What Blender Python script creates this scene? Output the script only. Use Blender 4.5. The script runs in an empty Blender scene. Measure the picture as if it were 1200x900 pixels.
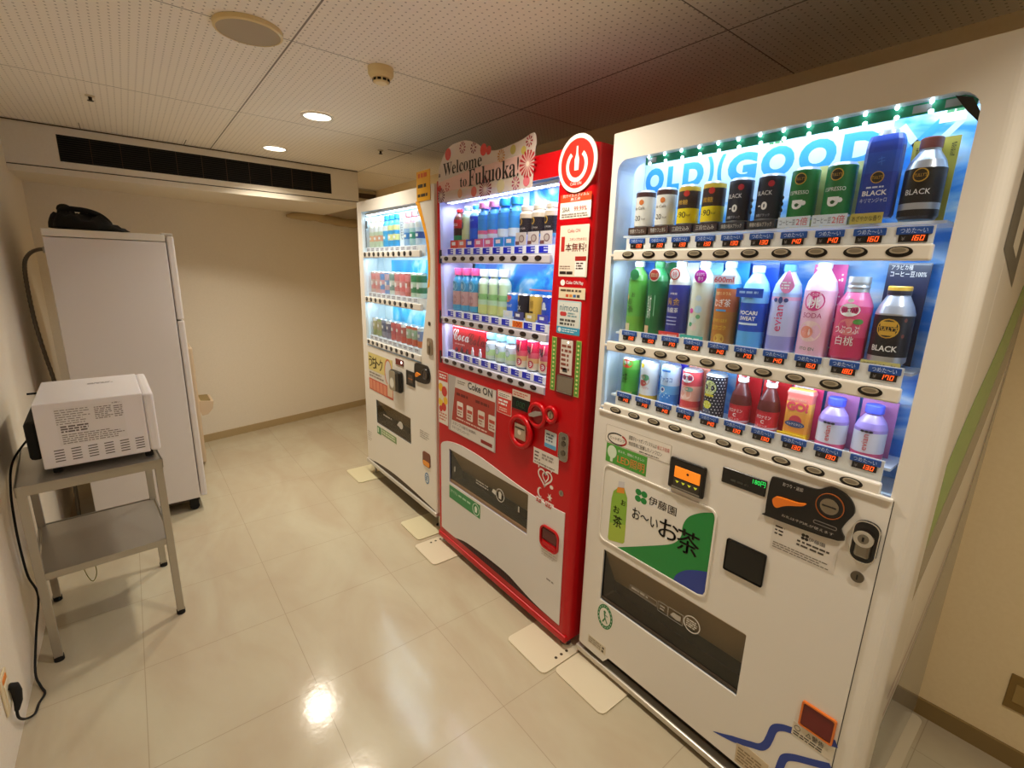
import bpy, bmesh, math, random
from mathutils import Vector, Matrix
from mathutils.geometry import tessellate_polygon

SC = bpy.context.scene
COL = SC.collection
PI = math.pi

# ------------------------------------------------------------------ camera, world, exposure
cam_data = bpy.data.cameras.new('camera')
cam_data.sensor_width = 36.0
cam_data.lens = 554.124 / 1200.0 * 36.0
cam_data.clip_start = 0.02
camera = bpy.data.objects.new('camera', cam_data)
COL.objects.link(camera)
YAW, PITCH, ROLL = 0.675528367, 0.233582596, -0.0275269373
fwd = Vector((math.sin(YAW) * math.cos(PITCH), math.cos(YAW) * math.cos(PITCH), -math.sin(PITCH)))
rgt = Vector((math.cos(YAW), -math.sin(YAW), 0))
dwn = fwd.cross(rgt)
r2 = math.cos(ROLL) * rgt + math.sin(ROLL) * dwn
d2 = -math.sin(ROLL) * rgt + math.cos(ROLL) * dwn
rot = Matrix((r2, -d2, -fwd)).transposed()
camera.matrix_world = Matrix.Translation((-1.17806, 0, 1.425)) @ rot.to_4x4()
SC.camera = camera

world = bpy.data.worlds.new('world')
SC.world = world
world.use_nodes = True
world.node_tree.nodes['Background'].inputs[0].default_value = (1.0, 0.85, 0.65, 1)
world.node_tree.nodes['Background'].inputs[1].default_value = 0.05

SC.view_settings.view_transform = 'Standard'
SC.view_settings.look = 'None'
SC.view_settings.exposure = -0.06
SC.view_settings.gamma = 1.0
SC.view_settings.use_curve_mapping = False
SC.cycles.use_denoising = True
SC.cycles.max_bounces = 10
SC.cycles.diffuse_bounces = 6
SC.cycles.transparent_max_bounces = 16
SC.cycles.sample_clamp_indirect = 6.0

LAMP_W = 8.6            # each ceiling downlight
LAMP_COL = (1.0, 0.90, 0.74)
LED_COLS = {'near': (0.70, 0.86, 1.0), 'red': (0.84, 0.87, 1.0), 'far': (0.72, 0.93, 1.0)}
LED_W = {'near': (1.05, 1.2, 0.85), 'red': (1.5, 1.0, 1.0), 'far': (1.9, 1.1, 1.1)}   # top strip, under first rail, under second rail

# ------------------------------------------------------------------ materials
_mats = {}

def lin(h):
    h = h.lstrip('#')
    out = []
    for i in (0, 2, 4):
        c = int(h[i:i + 2], 16) / 255
        out.append(c / 12.92 if c <= 0.04045 else ((c + 0.055) / 1.055) ** 2.4)
    return (*out, 1)

def M(h, rough=0.5, metal=0.0, emit=0.0, spec=0.5, trans=0.0, coat=0.0):
    key = (h, rough, metal, emit, spec, trans, coat)
    if key in _mats:
        return _mats[key]
    m = bpy.data.materials.new('paint_%s_%d' % (h.lstrip('#'), len(_mats)))
    m.use_nodes = True
    b = m.node_tree.nodes['Principled BSDF']
    b.inputs['Base Color'].default_value = lin(h)
    b.inputs['Roughness'].default_value = rough
    b.inputs['Metallic'].default_value = metal
    b.inputs['Specular IOR Level'].default_value = spec
    b.inputs['Coat Weight'].default_value = coat
    b.inputs['Transmission Weight'].default_value = trans
    if emit:
        b.inputs['Emission Color'].default_value = lin(h)
        b.inputs['Emission Strength'].default_value = emit
    _mats[key] = m
    return m

def node_mat(name):
    m = bpy.data.materials.new(name)
    m.use_nodes = True
    nt = m.node_tree
    return m, nt, nt.nodes['Principled BSDF']

def clear_pane(name, tint, reflect):
    m = bpy.data.materials.new(name)
    m.use_nodes = True
    nt = m.node_tree
    nt.nodes.clear()
    out = nt.nodes.new('ShaderNodeOutputMaterial')
    mix = nt.nodes.new('ShaderNodeMixShader')
    tr = nt.nodes.new('ShaderNodeBsdfTransparent')
    tr.inputs[0].default_value = lin(tint)
    gl = nt.nodes.new('ShaderNodeBsdfGlossy')
    gl.inputs['Roughness'].default_value = 0.02
    lw = nt.nodes.new('ShaderNodeLayerWeight')
    lw.inputs[0].default_value = 0.5
    pw = nt.nodes.new('ShaderNodeMath')
    pw.operation = 'POWER'
    nt.links.new(lw.outputs['Facing'], pw.inputs[0])
    pw.inputs[1].default_value = 5.0
    ma = nt.nodes.new('ShaderNodeMath')
    ma.operation = 'MULTIPLY_ADD'
    nt.links.new(pw.outputs[0], ma.inputs[0])
    ma.inputs[1].default_value = 1.0 - reflect
    ma.inputs[2].default_value = reflect
    nt.links.new(ma.outputs[0], mix.inputs[0])
    nt.links.new(tr.outputs[0], mix.inputs[1])
    nt.links.new(gl.outputs[0], mix.inputs[2])
    nt.links.new(mix.outputs[0], out.inputs[0])
    return m

GLASS = clear_pane('clear_glass', '#fbfdff', 0.02)
SMOKED = clear_pane('smoked_glass', '#dcd6ca', 0.05)

def mathn(nt, op, a, b=None):
    n = nt.nodes.new('ShaderNodeMath')
    n.operation = op
    for i, v in enumerate((a, b)):
        if v is None:
            continue
        if isinstance(v, (int, float)):
            n.inputs[i].default_value = v
        else:
            nt.links.new(v, n.inputs[i])
    return n.outputs[0]

def mixc(nt, fac, c1, c2):
    n = nt.nodes.new('ShaderNodeMix')
    n.data_type = 'RGBA'
    if isinstance(fac, (int, float)):
        n.inputs[0].default_value = fac
    else:
        nt.links.new(fac, n.inputs[0])
    for k, c in ((6, c1), (7, c2)):
        if isinstance(c, str):
            n.inputs[k].default_value = lin(c)
        else:
            nt.links.new(c, n.inputs[k])
    return n.outputs[2]

def floor_material():
    m, nt, b = node_mat('polished_vinyl_tile')
    tc = nt.nodes.new('ShaderNodeTexCoord')
    mp = nt.nodes.new('ShaderNodeMapping')
    mp.inputs['Location'].default_value = (1.305, -0.116, 0)
    nt.links.new(tc.outputs['Object'], mp.inputs[0])
    sx = nt.nodes.new('ShaderNodeSeparateXYZ')
    nt.links.new(mp.outputs[0], sx.inputs[0])
    fx = mathn(nt, 'PINGPONG', sx.outputs[0], 0.47 / 2)
    fy = mathn(nt, 'PINGPONG', sx.outputs[1], 0.448 / 2)
    near = mathn(nt, 'MINIMUM', fx, fy)
    seam = mathn(nt, 'LESS_THAN', near, 0.0011)
    n1 = nt.nodes.new('ShaderNodeTexNoise')
    n1.inputs['Scale'].default_value = 3.2
    n1.inputs['Detail'].default_value = 5
    n1.inputs['Distortion'].default_value = 0.8
    n2 = nt.nodes.new('ShaderNodeTexNoise')
    n2.inputs['Scale'].default_value = 22
    n2.inputs['Detail'].default_value = 4
    st = nt.nodes.new('ShaderNodeMapping')
    st.inputs['Scale'].default_value = (1.0, 0.45, 1)
    nt.links.new(tc.outputs['Object'], st.inputs[0])
    nt.links.new(st.outputs[0], n1.inputs['Vector'])
    nt.links.new(st.outputs[0], n2.inputs['Vector'])
    r = nt.nodes.new('ShaderNodeValToRGB')
    r.color_ramp.elements[0].position = 0.36
    r.color_ramp.elements[0].color = lin('#b6a78e')
    r.color_ramp.elements[1].position = 0.64
    r.color_ramp.elements[1].color = lin('#c0b79e')
    nt.links.new(n1.outputs[0], r.inputs[0])
    c = mixc(nt, mathn(nt, 'MULTIPLY', n2.outputs[0], 0.22), r.outputs[0], '#a8967c')
    c = mixc(nt, mathn(nt, 'MULTIPLY', seam, 0.45), c, '#7d6c55')
    nt.links.new(c, b.inputs['Base Color'])
    rr = mathn(nt, 'ADD', mathn(nt, 'MULTIPLY', n1.outputs[0], 0.10), 0.085)
    nt.links.new(rr, b.inputs['Roughness'])
    b.inputs['Specular IOR Level'].default_value = 0.5
    n3 = nt.nodes.new('ShaderNodeTexNoise')
    n3.inputs['Scale'].default_value = 26
    nt.links.new(tc.outputs['Object'], n3.inputs['Vector'])
    bp = nt.nodes.new('ShaderNodeBump')
    bp.inputs['Strength'].default_value = 0.07
    bp.inputs['Distance'].default_value = 0.004
    nt.links.new(n3.outputs[0], bp.inputs['Height'])
    nt.links.new(bp.outputs[0], b.inputs['Normal'])
    return m

def ceiling_material():
    m, nt, b = node_mat('perforated_ceiling_board')
    tc = nt.nodes.new('ShaderNodeTexCoord')
    sx = nt.nodes.new('ShaderNodeSeparateXYZ')
    nt.links.new(tc.outputs['Object'], sx.inputs[0])
    P = 0.0235
    dx = mathn(nt, 'PINGPONG', sx.outputs[0], P / 2)
    dy = mathn(nt, 'PINGPONG', sx.outputs[1], P / 2)
    d = mathn(nt, 'SQRT', mathn(nt, 'ADD', mathn(nt, 'MULTIPLY', dx, dx), mathn(nt, 'MULTIPLY', dy, dy)))
    hole = mathn(nt, 'LESS_THAN', d, 0.0030)
    sxm = mathn(nt, 'PINGPONG', mathn(nt, 'ADD', sx.outputs[0], 0.67), 0.96 / 2)
    sym = mathn(nt, 'PINGPONG', mathn(nt, 'ADD', sx.outputs[1], -1.82), 0.955 / 2)
    seam_x = mathn(nt, 'LESS_THAN', sxm, 0.003)
    seam_y = mathn(nt, 'LESS_THAN', sym, 0.0022)
    seam = mathn(nt, 'MAXIMUM', seam_x, seam_y)
    c = mixc(nt, mathn(nt, 'MULTIPLY', hole, 0.62), '#faf2e4', '#6b5b48')
    c = mixc(nt, mathn(nt, 'MULTIPLY', seam, 0.8), c, '#4d3c25')
    nt.links.new(c, b.inputs['Base Color'])
    b.inputs['Roughness'].default_value = 0.85
    return m

def wall_material(name, h1, h2, scale=90.0):
    m, nt, b = node_mat(name)
    tc = nt.nodes.new('ShaderNodeTexCoord')
    n = nt.nodes.new('ShaderNodeTexNoise')
    n.inputs['Scale'].default_value = scale
    n.inputs['Detail'].default_value = 3
    nt.links.new(tc.outputs['Object'], n.inputs['Vector'])
    c = mixc(nt, n.outputs[0], h1, h2)
    nt.links.new(c, b.inputs['Base Color'])
    b.inputs['Roughness'].default_value = 0.75
    bp = nt.nodes.new('ShaderNodeBump')
    bp.inputs['Strength'].default_value = 0.08
    bp.inputs['Distance'].default_value = 0.002
    nt.links.new(n.outputs[0], bp.inputs['Height'])
    nt.links.new(bp.outputs[0], b.inputs['Normal'])
    return m

def water_poster_material(name, c_deep, c_light, c_white, sc, stretch):
    m, nt, b = node_mat(name)
    tc = nt.nodes.new('ShaderNodeTexCoord')
    mp = nt.nodes.new('ShaderNodeMapping')
    mp.inputs['Scale'].default_value = stretch
    nt.links.new(tc.outputs['Object'], mp.inputs[0])
    n = nt.nodes.new('ShaderNodeTexNoise')
    n.inputs['Scale'].default_value = sc
    n.inputs['Detail'].default_value = 3
    n.inputs['Distortion'].default_value = 1.2
    nt.links.new(mp.outputs[0], n.inputs['Vector'])
    r = nt.nodes.new('ShaderNodeValToRGB')
    e = r.color_ramp.elements
    e[0].position, e[0].color = 0.40, lin(c_deep)
    e[1].position, e[1].color = 0.68, lin(c_white)
    k = e.new(0.54)
    k.color = lin(c_light)
    nt.links.new(n.outputs[0], r.inputs[0])
    nt.links.new(r.outputs[0], b.inputs['Base Color'])
    b.inputs['Roughness'].default_value = 0.4
    return m

def brushed_steel():
    m, nt, b = node_mat('brushed_steel')
    tc = nt.nodes.new('ShaderNodeTexCoord')
    mp = nt.nodes.new('ShaderNodeMapping')
    mp.inputs['Scale'].default_value = (4, 160, 160)
    nt.links.new(tc.outputs['Object'], mp.inputs[0])
    n = nt.nodes.new('ShaderNodeTexNoise')
    n.inputs['Scale'].default_value = 3
    nt.links.new(mp.outputs[0], n.inputs['Vector'])
    b.inputs['Base Color'].default_value = lin('#b9b4aa')
    b.inputs['Metallic'].default_value = 0.9
    nt.links.new(mathn(nt, 'ADD', mathn(nt, 'MULTIPLY', n.outputs[0], 0.2), 0.28), b.inputs['Roughness'])
    return m

def backlit_board():
    m, nt, b = node_mat('thin_printed_board')
    b.inputs['Base Color'].default_value = lin('#eadbd0')
    b.inputs['Roughness'].default_value = 0.35
    t = nt.nodes.new('ShaderNodeBsdfTranslucent')
    t.inputs[0].default_value = lin('#f4ece8')
    mx = nt.nodes.new('ShaderNodeMixShader')
    mx.inputs[0].default_value = 0.35
    nt.links.new(b.outputs[0], mx.inputs[1])
    nt.links.new(t.outputs[0], mx.inputs[2])
    nt.links.new(mx.outputs[0], nt.nodes['Material Output'].inputs[0])
    return m

STEEL = brushed_steel()
CHROME = M('#d8d6d0', 0.18, 1.0)
BLACK = M('#111111', 0.35)
MATTE_BLACK = M('#0b0b0b', 0.8)
WHITE = M('#f4f4f2', 0.45)
OFFWHITE = M('#e4dfd6', 0.35, coat=0.15)
TAG_BLUE = M('#1c4fa0', 0.45)
DIGIT = M('#ff5a1e', 0.5, emit=1.4)
AMBER_LIT = M('#f58a20', 0.5, emit=0.5)
GREEN_LIT = M('#28e060', 0.5, emit=0.9)
RED = M('#bd000d', 0.34, spec=0.35, coat=0.06)
DKRED = M('#7a0a0c', 0.4)
LED_LIT = M('#e8f6ff', 0.5, emit=9.0)
STEEL_DARK = M('#5c5850', 0.4, 0.7)

# ------------------------------------------------------------------ mesh builder
_text_cache = {}

def text_shape(body, shear=0.0, bold=0.0):
    key = (body, shear, bold)
    if key not in _text_cache:
        c = bpy.data.curves.new('glyphs', 'FONT')
        c.body = body
        c.size = 1.0
        c.resolution_u = 4 if len(body) <= 4 else 2
        c.shear = shear
        c.offset = bold
        o = bpy.data.objects.new('glyphs', c)
        me = bpy.data.meshes.new_from_object(o)
        vs = [(v.co.x, v.co.y) for v in me.vertices]
        fs = [tuple(p.vertices) for p in me.polygons]
        bpy.data.meshes.remove(me)
        bpy.data.objects.remove(o)
        bpy.data.curves.remove(c)
        x0 = min(v[0] for v in vs); x1 = max(v[0] for v in vs)
        y0 = min(v[1] for v in vs); y1 = max(v[1] for v in vs)
        vs = [((x - x0) / (x1 - x0), (y - y0) / (y1 - y0)) for x, y in vs]
        _text_cache[key] = (vs, fs)
    return _text_cache[key]

def rrect(u0, u1, z0, z1, r, n=5):
    if not isinstance(r, (tuple, list)) and r <= 0:
        return [(u0, z0), (u1, z0), (u1, z1), (u0, z1)]
    rs = r if isinstance(r, (tuple, list)) else (r,) * 4      # bl, br, tr, tl
    pts = []
    for (cx, cz, a0), rr in zip(((u0, z0, PI), (u1, z0, 1.5 * PI), (u1, z1, 0), (u0, z1, .5 * PI)), rs):
        sx = 1 if cx == u0 else -1
        sz = 1 if cz == z0 else -1
        for i in range(n + 1):
            a = a0 + i / n * PI / 2
            pts.append((cx + sx * rr + rr * math.cos(a), cz + sz * rr + rr * math.sin(a)))
    return pts

def ellipse(cu, cz, ru, rz=None, n=24):
    rz = rz or ru
    return [(cu + ru * math.cos(2 * PI * i / n), cz + rz * math.sin(2 * PI * i / n)) for i in range(n)]

def area2(p):
    return sum(p[i][0] * p[(i + 1) % len(p)][1] - p[(i + 1) % len(p)][0] * p[i][1] for i in range(len(p)))

def smooth_curve(pts, n=6, closed=False):
    out = []
    N = len(pts)
    for i in range(N if closed else N - 1):
        p0 = pts[(i - 1) % N] if closed or i > 0 else pts[i]
        p1 = pts[i]
        p2 = pts[(i + 1) % N]
        p3 = pts[(i + 2) % N] if closed or i + 2 < N else p2
        for k in range(n):
            t = k / n
            out.append(tuple(0.5 * ((2 * b) + (c - a) * t + (2 * a - 5 * b + 4 * c - d) * t * t + (-a + 3 * b - 3 * c + d) * t ** 3)
                             for a, b, c, d in zip(p0, p1, p2, p3)))
    if not closed:
        out.append(tuple(pts[-1]))
    return out

class MB:
    """Collects shapes in a thing's own axes: X to its right, Y into it, Z up; its front looks towards -Y."""
    def __init__(self):
        self.v, self.f, self.mi, self.sm, self.ms = [], [], [], [], []

    def mat(self, m):
        if m not in self.ms:
            self.ms.append(m)
        return self.ms.index(m)

    def add(self, vs, fs, m, smooth=False, flip=False):
        o = len(self.v)
        self.v += [tuple(p) for p in vs]
        k = self.mat(m)
        for f in fs:
            f = tuple(o + i for i in f)
            self.f.append(f[::-1] if flip else f)
            self.mi.append(k)
            self.sm.append(smooth)
        return self

    def box(self, x0, x1, y0, y1, z0, z1, m, bev=0.0, seg=2):
        bm = bmesh.new()
        bmesh.ops.create_cube(bm, size=1)
        for v in bm.verts:
            v.co = Vector(((x0 + x1) / 2 + v.co.x * (x1 - x0), (y0 + y1) / 2 + v.co.y * (y1 - y0), (z0 + z1) / 2 + v.co.z * (z1 - z0)))
        if bev:
            bmesh.ops.bevel(bm, geom=list(bm.edges), offset=bev, segments=seg, affect='EDGES', profile=0.5)
        bm.verts.index_update()
        self.add([v.co[:] for v in bm.verts], [[v.index for v in f.verts] for f in bm.faces], m)
        bm.free()
        return self

    def prism(self, outer, y0, y1, m, holes=(), side=None):
        """Outline in (X, Z) seen from the front, from its front at y0 to its back at y1."""
        outer = list(outer)
        if area2(outer) < 0:
            outer.reverse()
        loops = [outer] + [list(h) if area2(h) < 0 else list(h)[::-1] for h in holes]
        tris = tessellate_polygon([[Vector((x, z, 0)) for x, z in l] for l in loops])
        flat = [p for l in loops for p in l]
        front = []
        for t in tris:
            a = area2([flat[i] for i in t])
            if abs(a) < 1e-14:
                continue
            front.append(tuple(t) if a > 0 else tuple(t)[::-1])
        self.add([(x, y0, z) for x, z in flat], front, m)
        if y1 is not None and y1 > y0:
            self.add([(x, y1, z) for x, z in flat], [t[::-1] for t in front], m)
            for l in loops:
                n = len(l)
                vs = [(x, y0, z) for x, z in l] + [(x, y1, z) for x, z in l]
                self.add(vs, [(i, i + n, (i + 1) % n + n, (i + 1) % n) for i in range(n)], side or m)
        return self

    def plan(self, pts, z0, z1, m):
        """Outline in (X, Y), from z0 up to z1."""
        pts = list(pts)
        if area2(pts) < 0:
            pts.reverse()
        tris = tessellate_polygon([[Vector((x, y, 0)) for x, y in pts]])
        up = [tuple(t) if area2([pts[i] for i in t]) > 0 else tuple(t)[::-1] for t in tris]
        n = len(pts)
        self.add([(x, y, z1) for x, y in pts], up, m)
        self.add([(x, y, z0) for x, y in pts], [t[::-1] for t in up], m)
        self.add([(x, y, z0) for x, y in pts] + [(x, y, z1) for x, y in pts],
                 [(i, (i + 1) % n, (i + 1) % n + n, i + n) for i in range(n)], m)
        return self

    def rim(self, loop, w, y0, y1, m):
        """A frame of width w round an outline."""
        cx = sum(p[0] for p in loop) / len(loop)
        cz = sum(p[1] for p in loop) / len(loop)
        hu = max(abs(p[0] - cx) for p in loop)
        hz = max(abs(p[1] - cz) for p in loop)
        outer = [(cx + (x - cx) * (hu + w) / hu, cz + (z - cz) * (hz + w) / hz) for x, z in loop]
        return self.prism(outer, y0, y1, m, holes=[loop])

    def lathe(self, prof, m, seg=20, c=(0, 0, 0), sy=1.0, sq=0.0, caps=True):
        """prof: [(z, r, material of the band up to the next ring)], about the Z axis."""
        def ring(z, r):
            out = []
            for i in range(seg):
                a = 2 * PI * i / seg
                ca, sa = math.cos(a), math.sin(a)
                k = 1.0
                if sq:
                    k = 1.0 / max(1e-6, (abs(ca) ** (2 + sq) + abs(sa) ** (2 + sq))) ** (1 / (2 + sq))
                out.append((c[0] + r * k * ca, c[1] + r * k * sa * sy, c[2] + z))
            return out
        for a, b in zip(prof, prof[1:]):
            vs = ring(a[0], a[1]) + ring(b[0], b[1])
            mm = a[2] if len(a) > 2 and a[2] else m
            self.add(vs, [(i, (i + 1) % seg, (i + 1) % seg + seg, i + seg) for i in range(seg)], mm, smooth=True)
        if caps:
            self.add(ring(*prof[0][:2]), [tuple(range(seg))[::-1]], prof[0][2] if len(prof[0]) > 2 and prof[0][2] else m)
            lm = prof[-1][2] if len(prof[-1]) > 2 and prof[-1][2] else m
            self.add(ring(*prof[-1][:2]), [tuple(range(seg))], lm)
        return self

    def cyl(self, c, axis, r, h, m, seg=20, r2=None, smooth=True):
        ax = Vector({'x': (1, 0, 0), 'y': (0, 1, 0), 'z': (0, 0, 1)}[axis]) if isinstance(axis, str) else Vector(axis).normalized()
        t = ax.orthogonal().normalized()
        s = ax.cross(t)
        c = Vector(c)
        r2 = r if r2 is None else r2
        vs = []
        for k, rr in ((0, r), (1, r2)):
            for i in range(seg):
                a = 2 * PI * i / seg
                vs.append(c + ax * (h * k) + (t * math.cos(a) + s * math.sin(a)) * rr)
        self.add(vs, [(i, (i + 1) % seg, (i + 1) % seg + seg, i + seg) for i in range(seg)], m, smooth=smooth)
        self.add(vs[:seg], [tuple(range(seg))[::-1]], m)
        self.add(vs[seg:], [tuple(range(seg))], m)
        return self

    def tube(self, pts, r, m, seg=10, rs=None, closed=False):
        pts = [Vector(p) for p in pts]
        n = len(pts)
        vs = []
        t0 = None
        for i, p in enumerate(pts):
            if closed:
                d = (pts[(i + 1) % n] - pts[i - 1]).normalized()
            else:
                d = (pts[min(i + 1, n - 1)] - pts[max(i - 1, 0)]).normalized()
            if t0 is None:
                t0 = d.orthogonal().normalized()
            t0 = (t0 - d * t0.dot(d)).normalized()
            s = d.cross(t0)
            rr = rs[i] if rs else r
            for k in range(seg):
                a = 2 * PI * k / seg
                vs.append(p + (t0 * math.cos(a) + s * math.sin(a)) * rr)
        fs = []
        for i in range(n if closed else n - 1):
            j = (i + 1) % n
            for k in range(seg):
                fs.append((i * seg + k, i * seg + (k + 1) % seg, j * seg + (k + 1) % seg, j * seg + k))
        self.add(vs, fs, m, smooth=True)
        if not closed:
            self.add(vs[:seg], [tuple(range(seg))[::-1]], m)
            self.add(vs[-seg:], [tuple(range(seg))], m)
        return self

    def text(self, body, u0, u1, z0, z1, y, m, shear=0.0, bold=0.0, rot=0):
        if bold and any(ord(ch) > 0x2000 and ord(ch) < 0x10000 for ch in body):      # heavier kana and kanji: struck twice
            d = bold * 0.35 * (z1 - z0)
            for k in (-1, 0, 1):
                self.text(body, u0 + k * d, u1 + k * d, z0 + k * d * .4, z1 + k * d * .4, y, m, shear, 0.0, rot)
            return self
        vs, fs = text_shape(body, shear, bold)
        if rot:
            vs = [(1 - b, a) for a, b in vs]
        self.add([(u0 + a * (u1 - u0), y, z0 + b * (z1 - z0)) for a, b in vs], fs, m)
        return self

    def dashes(self, u0, u1, z0, z1, rows, y, m, seed=1, fill=0.55):
        """Rows of small print too fine to read."""
        rnd = random.Random(seed)
        dz = (z1 - z0) / rows
        for k in range(rows):
            za = z1 - (k + 1) * dz + dz * 0.25
            zb = za + dz * fill
            x = u0
            end = u1 - rnd.random() * 0.3 * (u1 - u0)
            while x < end:
                w = min(rnd.uniform(0.5, 2.2) * dz, end - x)
                self.add([(x, y, za), (x + w, y, za), (x + w, y, zb), (x, y, zb)], [(0, 1, 2, 3)], m)
                x += w + dz * rnd.uniform(0.2, 0.5)
        return self

    def band(self, pts, w, y0, y1, m):
        """A ribbon of width w along (X, Z) points."""
        L, R = [], []
        n = len(pts)
        for i in range(n):
            a = pts[max(i - 1, 0)]
            b = pts[min(i + 1, n - 1)]
            dx, dz = b[0] - a[0], b[1] - a[1]
            l = math.hypot(dx, dz) or 1
            ww = w[i] if isinstance(w, (list, tuple)) else w
            L.append((pts[i][0] - dz / l * ww / 2, pts[i][1] + dx / l * ww / 2))
            R.append((pts[i][0] + dz / l * ww / 2, pts[i][1] - dx / l * ww / 2))
        for i in range(n - 1):
            vs = [(p[0], y0, p[1]) for p in (R[i], R[i + 1], L[i + 1], L[i])]
            self.add(vs, [(0, 1, 2, 3)], m)
        return self

    # decals that lie on a round body of radius r
    def wrap_text(self, body, xc, zc, w, h, r, m, shear=0.0, bold=0.0, rot=0, c=(0, 0, 0)):
        if bold and any(ord(ch) > 0x2000 and ord(ch) < 0x10000 for ch in body):
            for k in (-1, 1):
                self.wrap_text(body, xc + k * bold * .25 * h, zc, w, h, r, m, shear, 0.0, rot, c)
            return self
        vs, fs = text_shape(body, shear, bold)
        if rot:
            vs = [(1 - b, a) for a, b in vs]
        out = []
        for a, b in vs:
            x = xc + (a - 0.5) * w
            out.append((c[0] + r * math.sin(x / r), c[1] - r * math.cos(x / r), c[2] + zc + (b - 0.5) * h))
        self.add(out, fs, m)
        return self

    def wrap_disc(self, xc, zc, ru, rz, r, m, c=(0, 0, 0), n=16):
        out = [(xc, zc)] + [(xc + ru * math.cos(2 * PI * i / n), zc + rz * math.sin(2 * PI * i / n)) for i in range(n)]
        vs = [(c[0] + r * math.sin(x / r), c[1] - r * math.cos(x / r), c[2] + z) for x, z in out]
        self.add(vs, [(0, i + 1, (i + 1) % n + 1) for i in range(n)], m)
        return self

    def wrap_patch(self, x0, x1, z0, z1, r, m, c=(0, 0, 0), n=6):
        vs = []
        for i in range(n + 1):
            x = x0 + (x1 - x0) * i / n
            for z in (z0, z1):
                vs.append((c[0] + r * math.sin(x / r), c[1] - r * math.cos(x / r), c[2] + z))
        self.add(vs, [(2 * i, 2 * i + 2, 2 * i + 3, 2 * i + 1) for i in range(n)], m)
        return self

    def mesh(self, name):
        me = bpy.data.meshes.new(name)
        me.from_pydata(self.v, [], self.f)
        for m in self.ms:
            me.materials.append(m)
        me.polygons.foreach_set('material_index', self.mi)
        me.polygons.foreach_set('use_smooth', self.sm)
        me.update()
        return me

    def build(self, name, parent=None, loc=None, rz=None):
        return place(name, self.mesh(name), parent, loc, rz)

def place(name, me, parent=None, loc=None, rz=None):
    o = bpy.data.objects.new(name, me)
    COL.objects.link(o)
    if parent:
        o.parent = parent
    if loc is not None:
        o.location = loc
    if rz is not None:
        o.rotation_euler = (0, 0, rz)
    return o

def empty(name, loc, rz=0.0):
    return place(name, None, None, loc, rz)

def tag(o, label, cat, group=None):
    o['label'] = label
    o['category'] = cat
    if group:
        o['group'] = group
    return o

def struct(o):
    o['kind'] = 'structure'
    return o

def area_light(name, parent, loc, size, size_y, watts, col, rot=(0, 0, 0), shape='RECTANGLE', spread=PI):
    l = bpy.data.lights.new(name, 'AREA')
    l.shape = shape
    l.size = size
    if shape == 'RECTANGLE':
        l.size_y = size_y
    l.energy = watts
    l.color = col
    l.spread = spread
    o = bpy.data.objects.new(name, l)
    COL.objects.link(o)
    o.parent = parent
    o.location = loc
    o.rotation_euler = rot
    return o

# ------------------------------------------------------------------ the room
XL, XR, ZC, YN = -1.608, 0.752, 2.13, -1.7
def yb(x):
    return 4.40 + 0.25 * (x + 0.865)

WALL = wall_material('warm_wall_paint', '#ece3d3', '#e4dac8')
BASE = M('#b09a72', 0.5)
FLOORM = floor_material()
CEILM = ceiling_material()
struct(MB().plan([(XL - .1, YN - .1), (XR + .1, YN - .1), (XR + .1, yb(XR) + .2), (XL - .1, yb(XL) + .1)], -0.06, 0.0, FLOORM).build('floor'))
struct(MB().plan([(XL - .1, YN - .1), (XR + .1, YN - .1), (XR + .1, yb(XR) + .2), (XL - .1, yb(XL) + .1)], ZC, ZC + .06, CEILM).build('ceiling'))
struct(MB().box(XL - .1, XL, YN - .1, yb(XL), 0, ZC, WALL).build('wall_left'))
struct(MB().box(XR, XR + .1, YN - .1, yb(XR), 0, ZC, wall_material('light_tinted_wall_paint', '#fae6bc', '#f2dcae')).build('wall_right'))  # warm light on this wall is put into its yellower colour
struct(MB().plan([(XL - .1, yb(XL - .1)), (XR + .1, yb(XR + .1)), (XR + .1, yb(XR + .1) + .1), (XL - .1, yb(XL - .1) + .1)], 0, ZC, WALL).build('wall_back'))
struct(MB().box(XL, XR, YN - .1, YN, 0, ZC, WALL).build('wall_near'))
struct(MB().plan([(XL, yb(XL)), (XR, yb(XR)), (XR, yb(XR) - .012), (XL, yb(XL) - .012)], 0, 0.06, BASE).build('baseboard_back'))
struct(MB().box(XR - .010, XR, YN, yb(XR) - .02, 0, 0.06, M('#8d7547', 0.5)).build('baseboard_right'))
# dropped soffit that carries the air grille
b = MB()
b.plan([(XL, 3.76), (0.28, 3.76), (0.28, yb(.28)), (XL, yb(XL))], 1.914, ZC, WALL)
b.plan([(XL, 3.772), (0.28, 3.772), (0.28, yb(.28)), (XL, yb(XL))], 1.908, 1.914, M('#3a2a18', 0.8))
b.plan([(XL, 3.76), (0.28, 3.76), (0.28, yb(.28)), (XL, yb(XL))], 1.875, 1.908, WALL)
struct(b.build('ceiling_soffit'))
struct(MB().box(XL, .28, 3.752, 3.76, ZC - .006, ZC, M('#4a3820', 0.8)).build('trim_1'))
struct(MB().box(.285, XR - .01, 4.52, 4.56, 2.05, 2.11, M('#4a3825', 0.7)).box(.285, XR - .01, 4.515, 4.525, 2.09, 2.115, M('#a89878', 0.6)).build('trim_2'))
b = MB()
for x in (-1.285, -0.81):
    b.box(x - .0015, x + .0015, 3.60, 3.752, ZC - .002, ZC, M('#6a563a', 0.8))
b.box(.16, .32, 2.944, 2.947, ZC - .002, ZC, M('#6a563a', 0.8))
struct(b.build('trim_3'))

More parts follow.
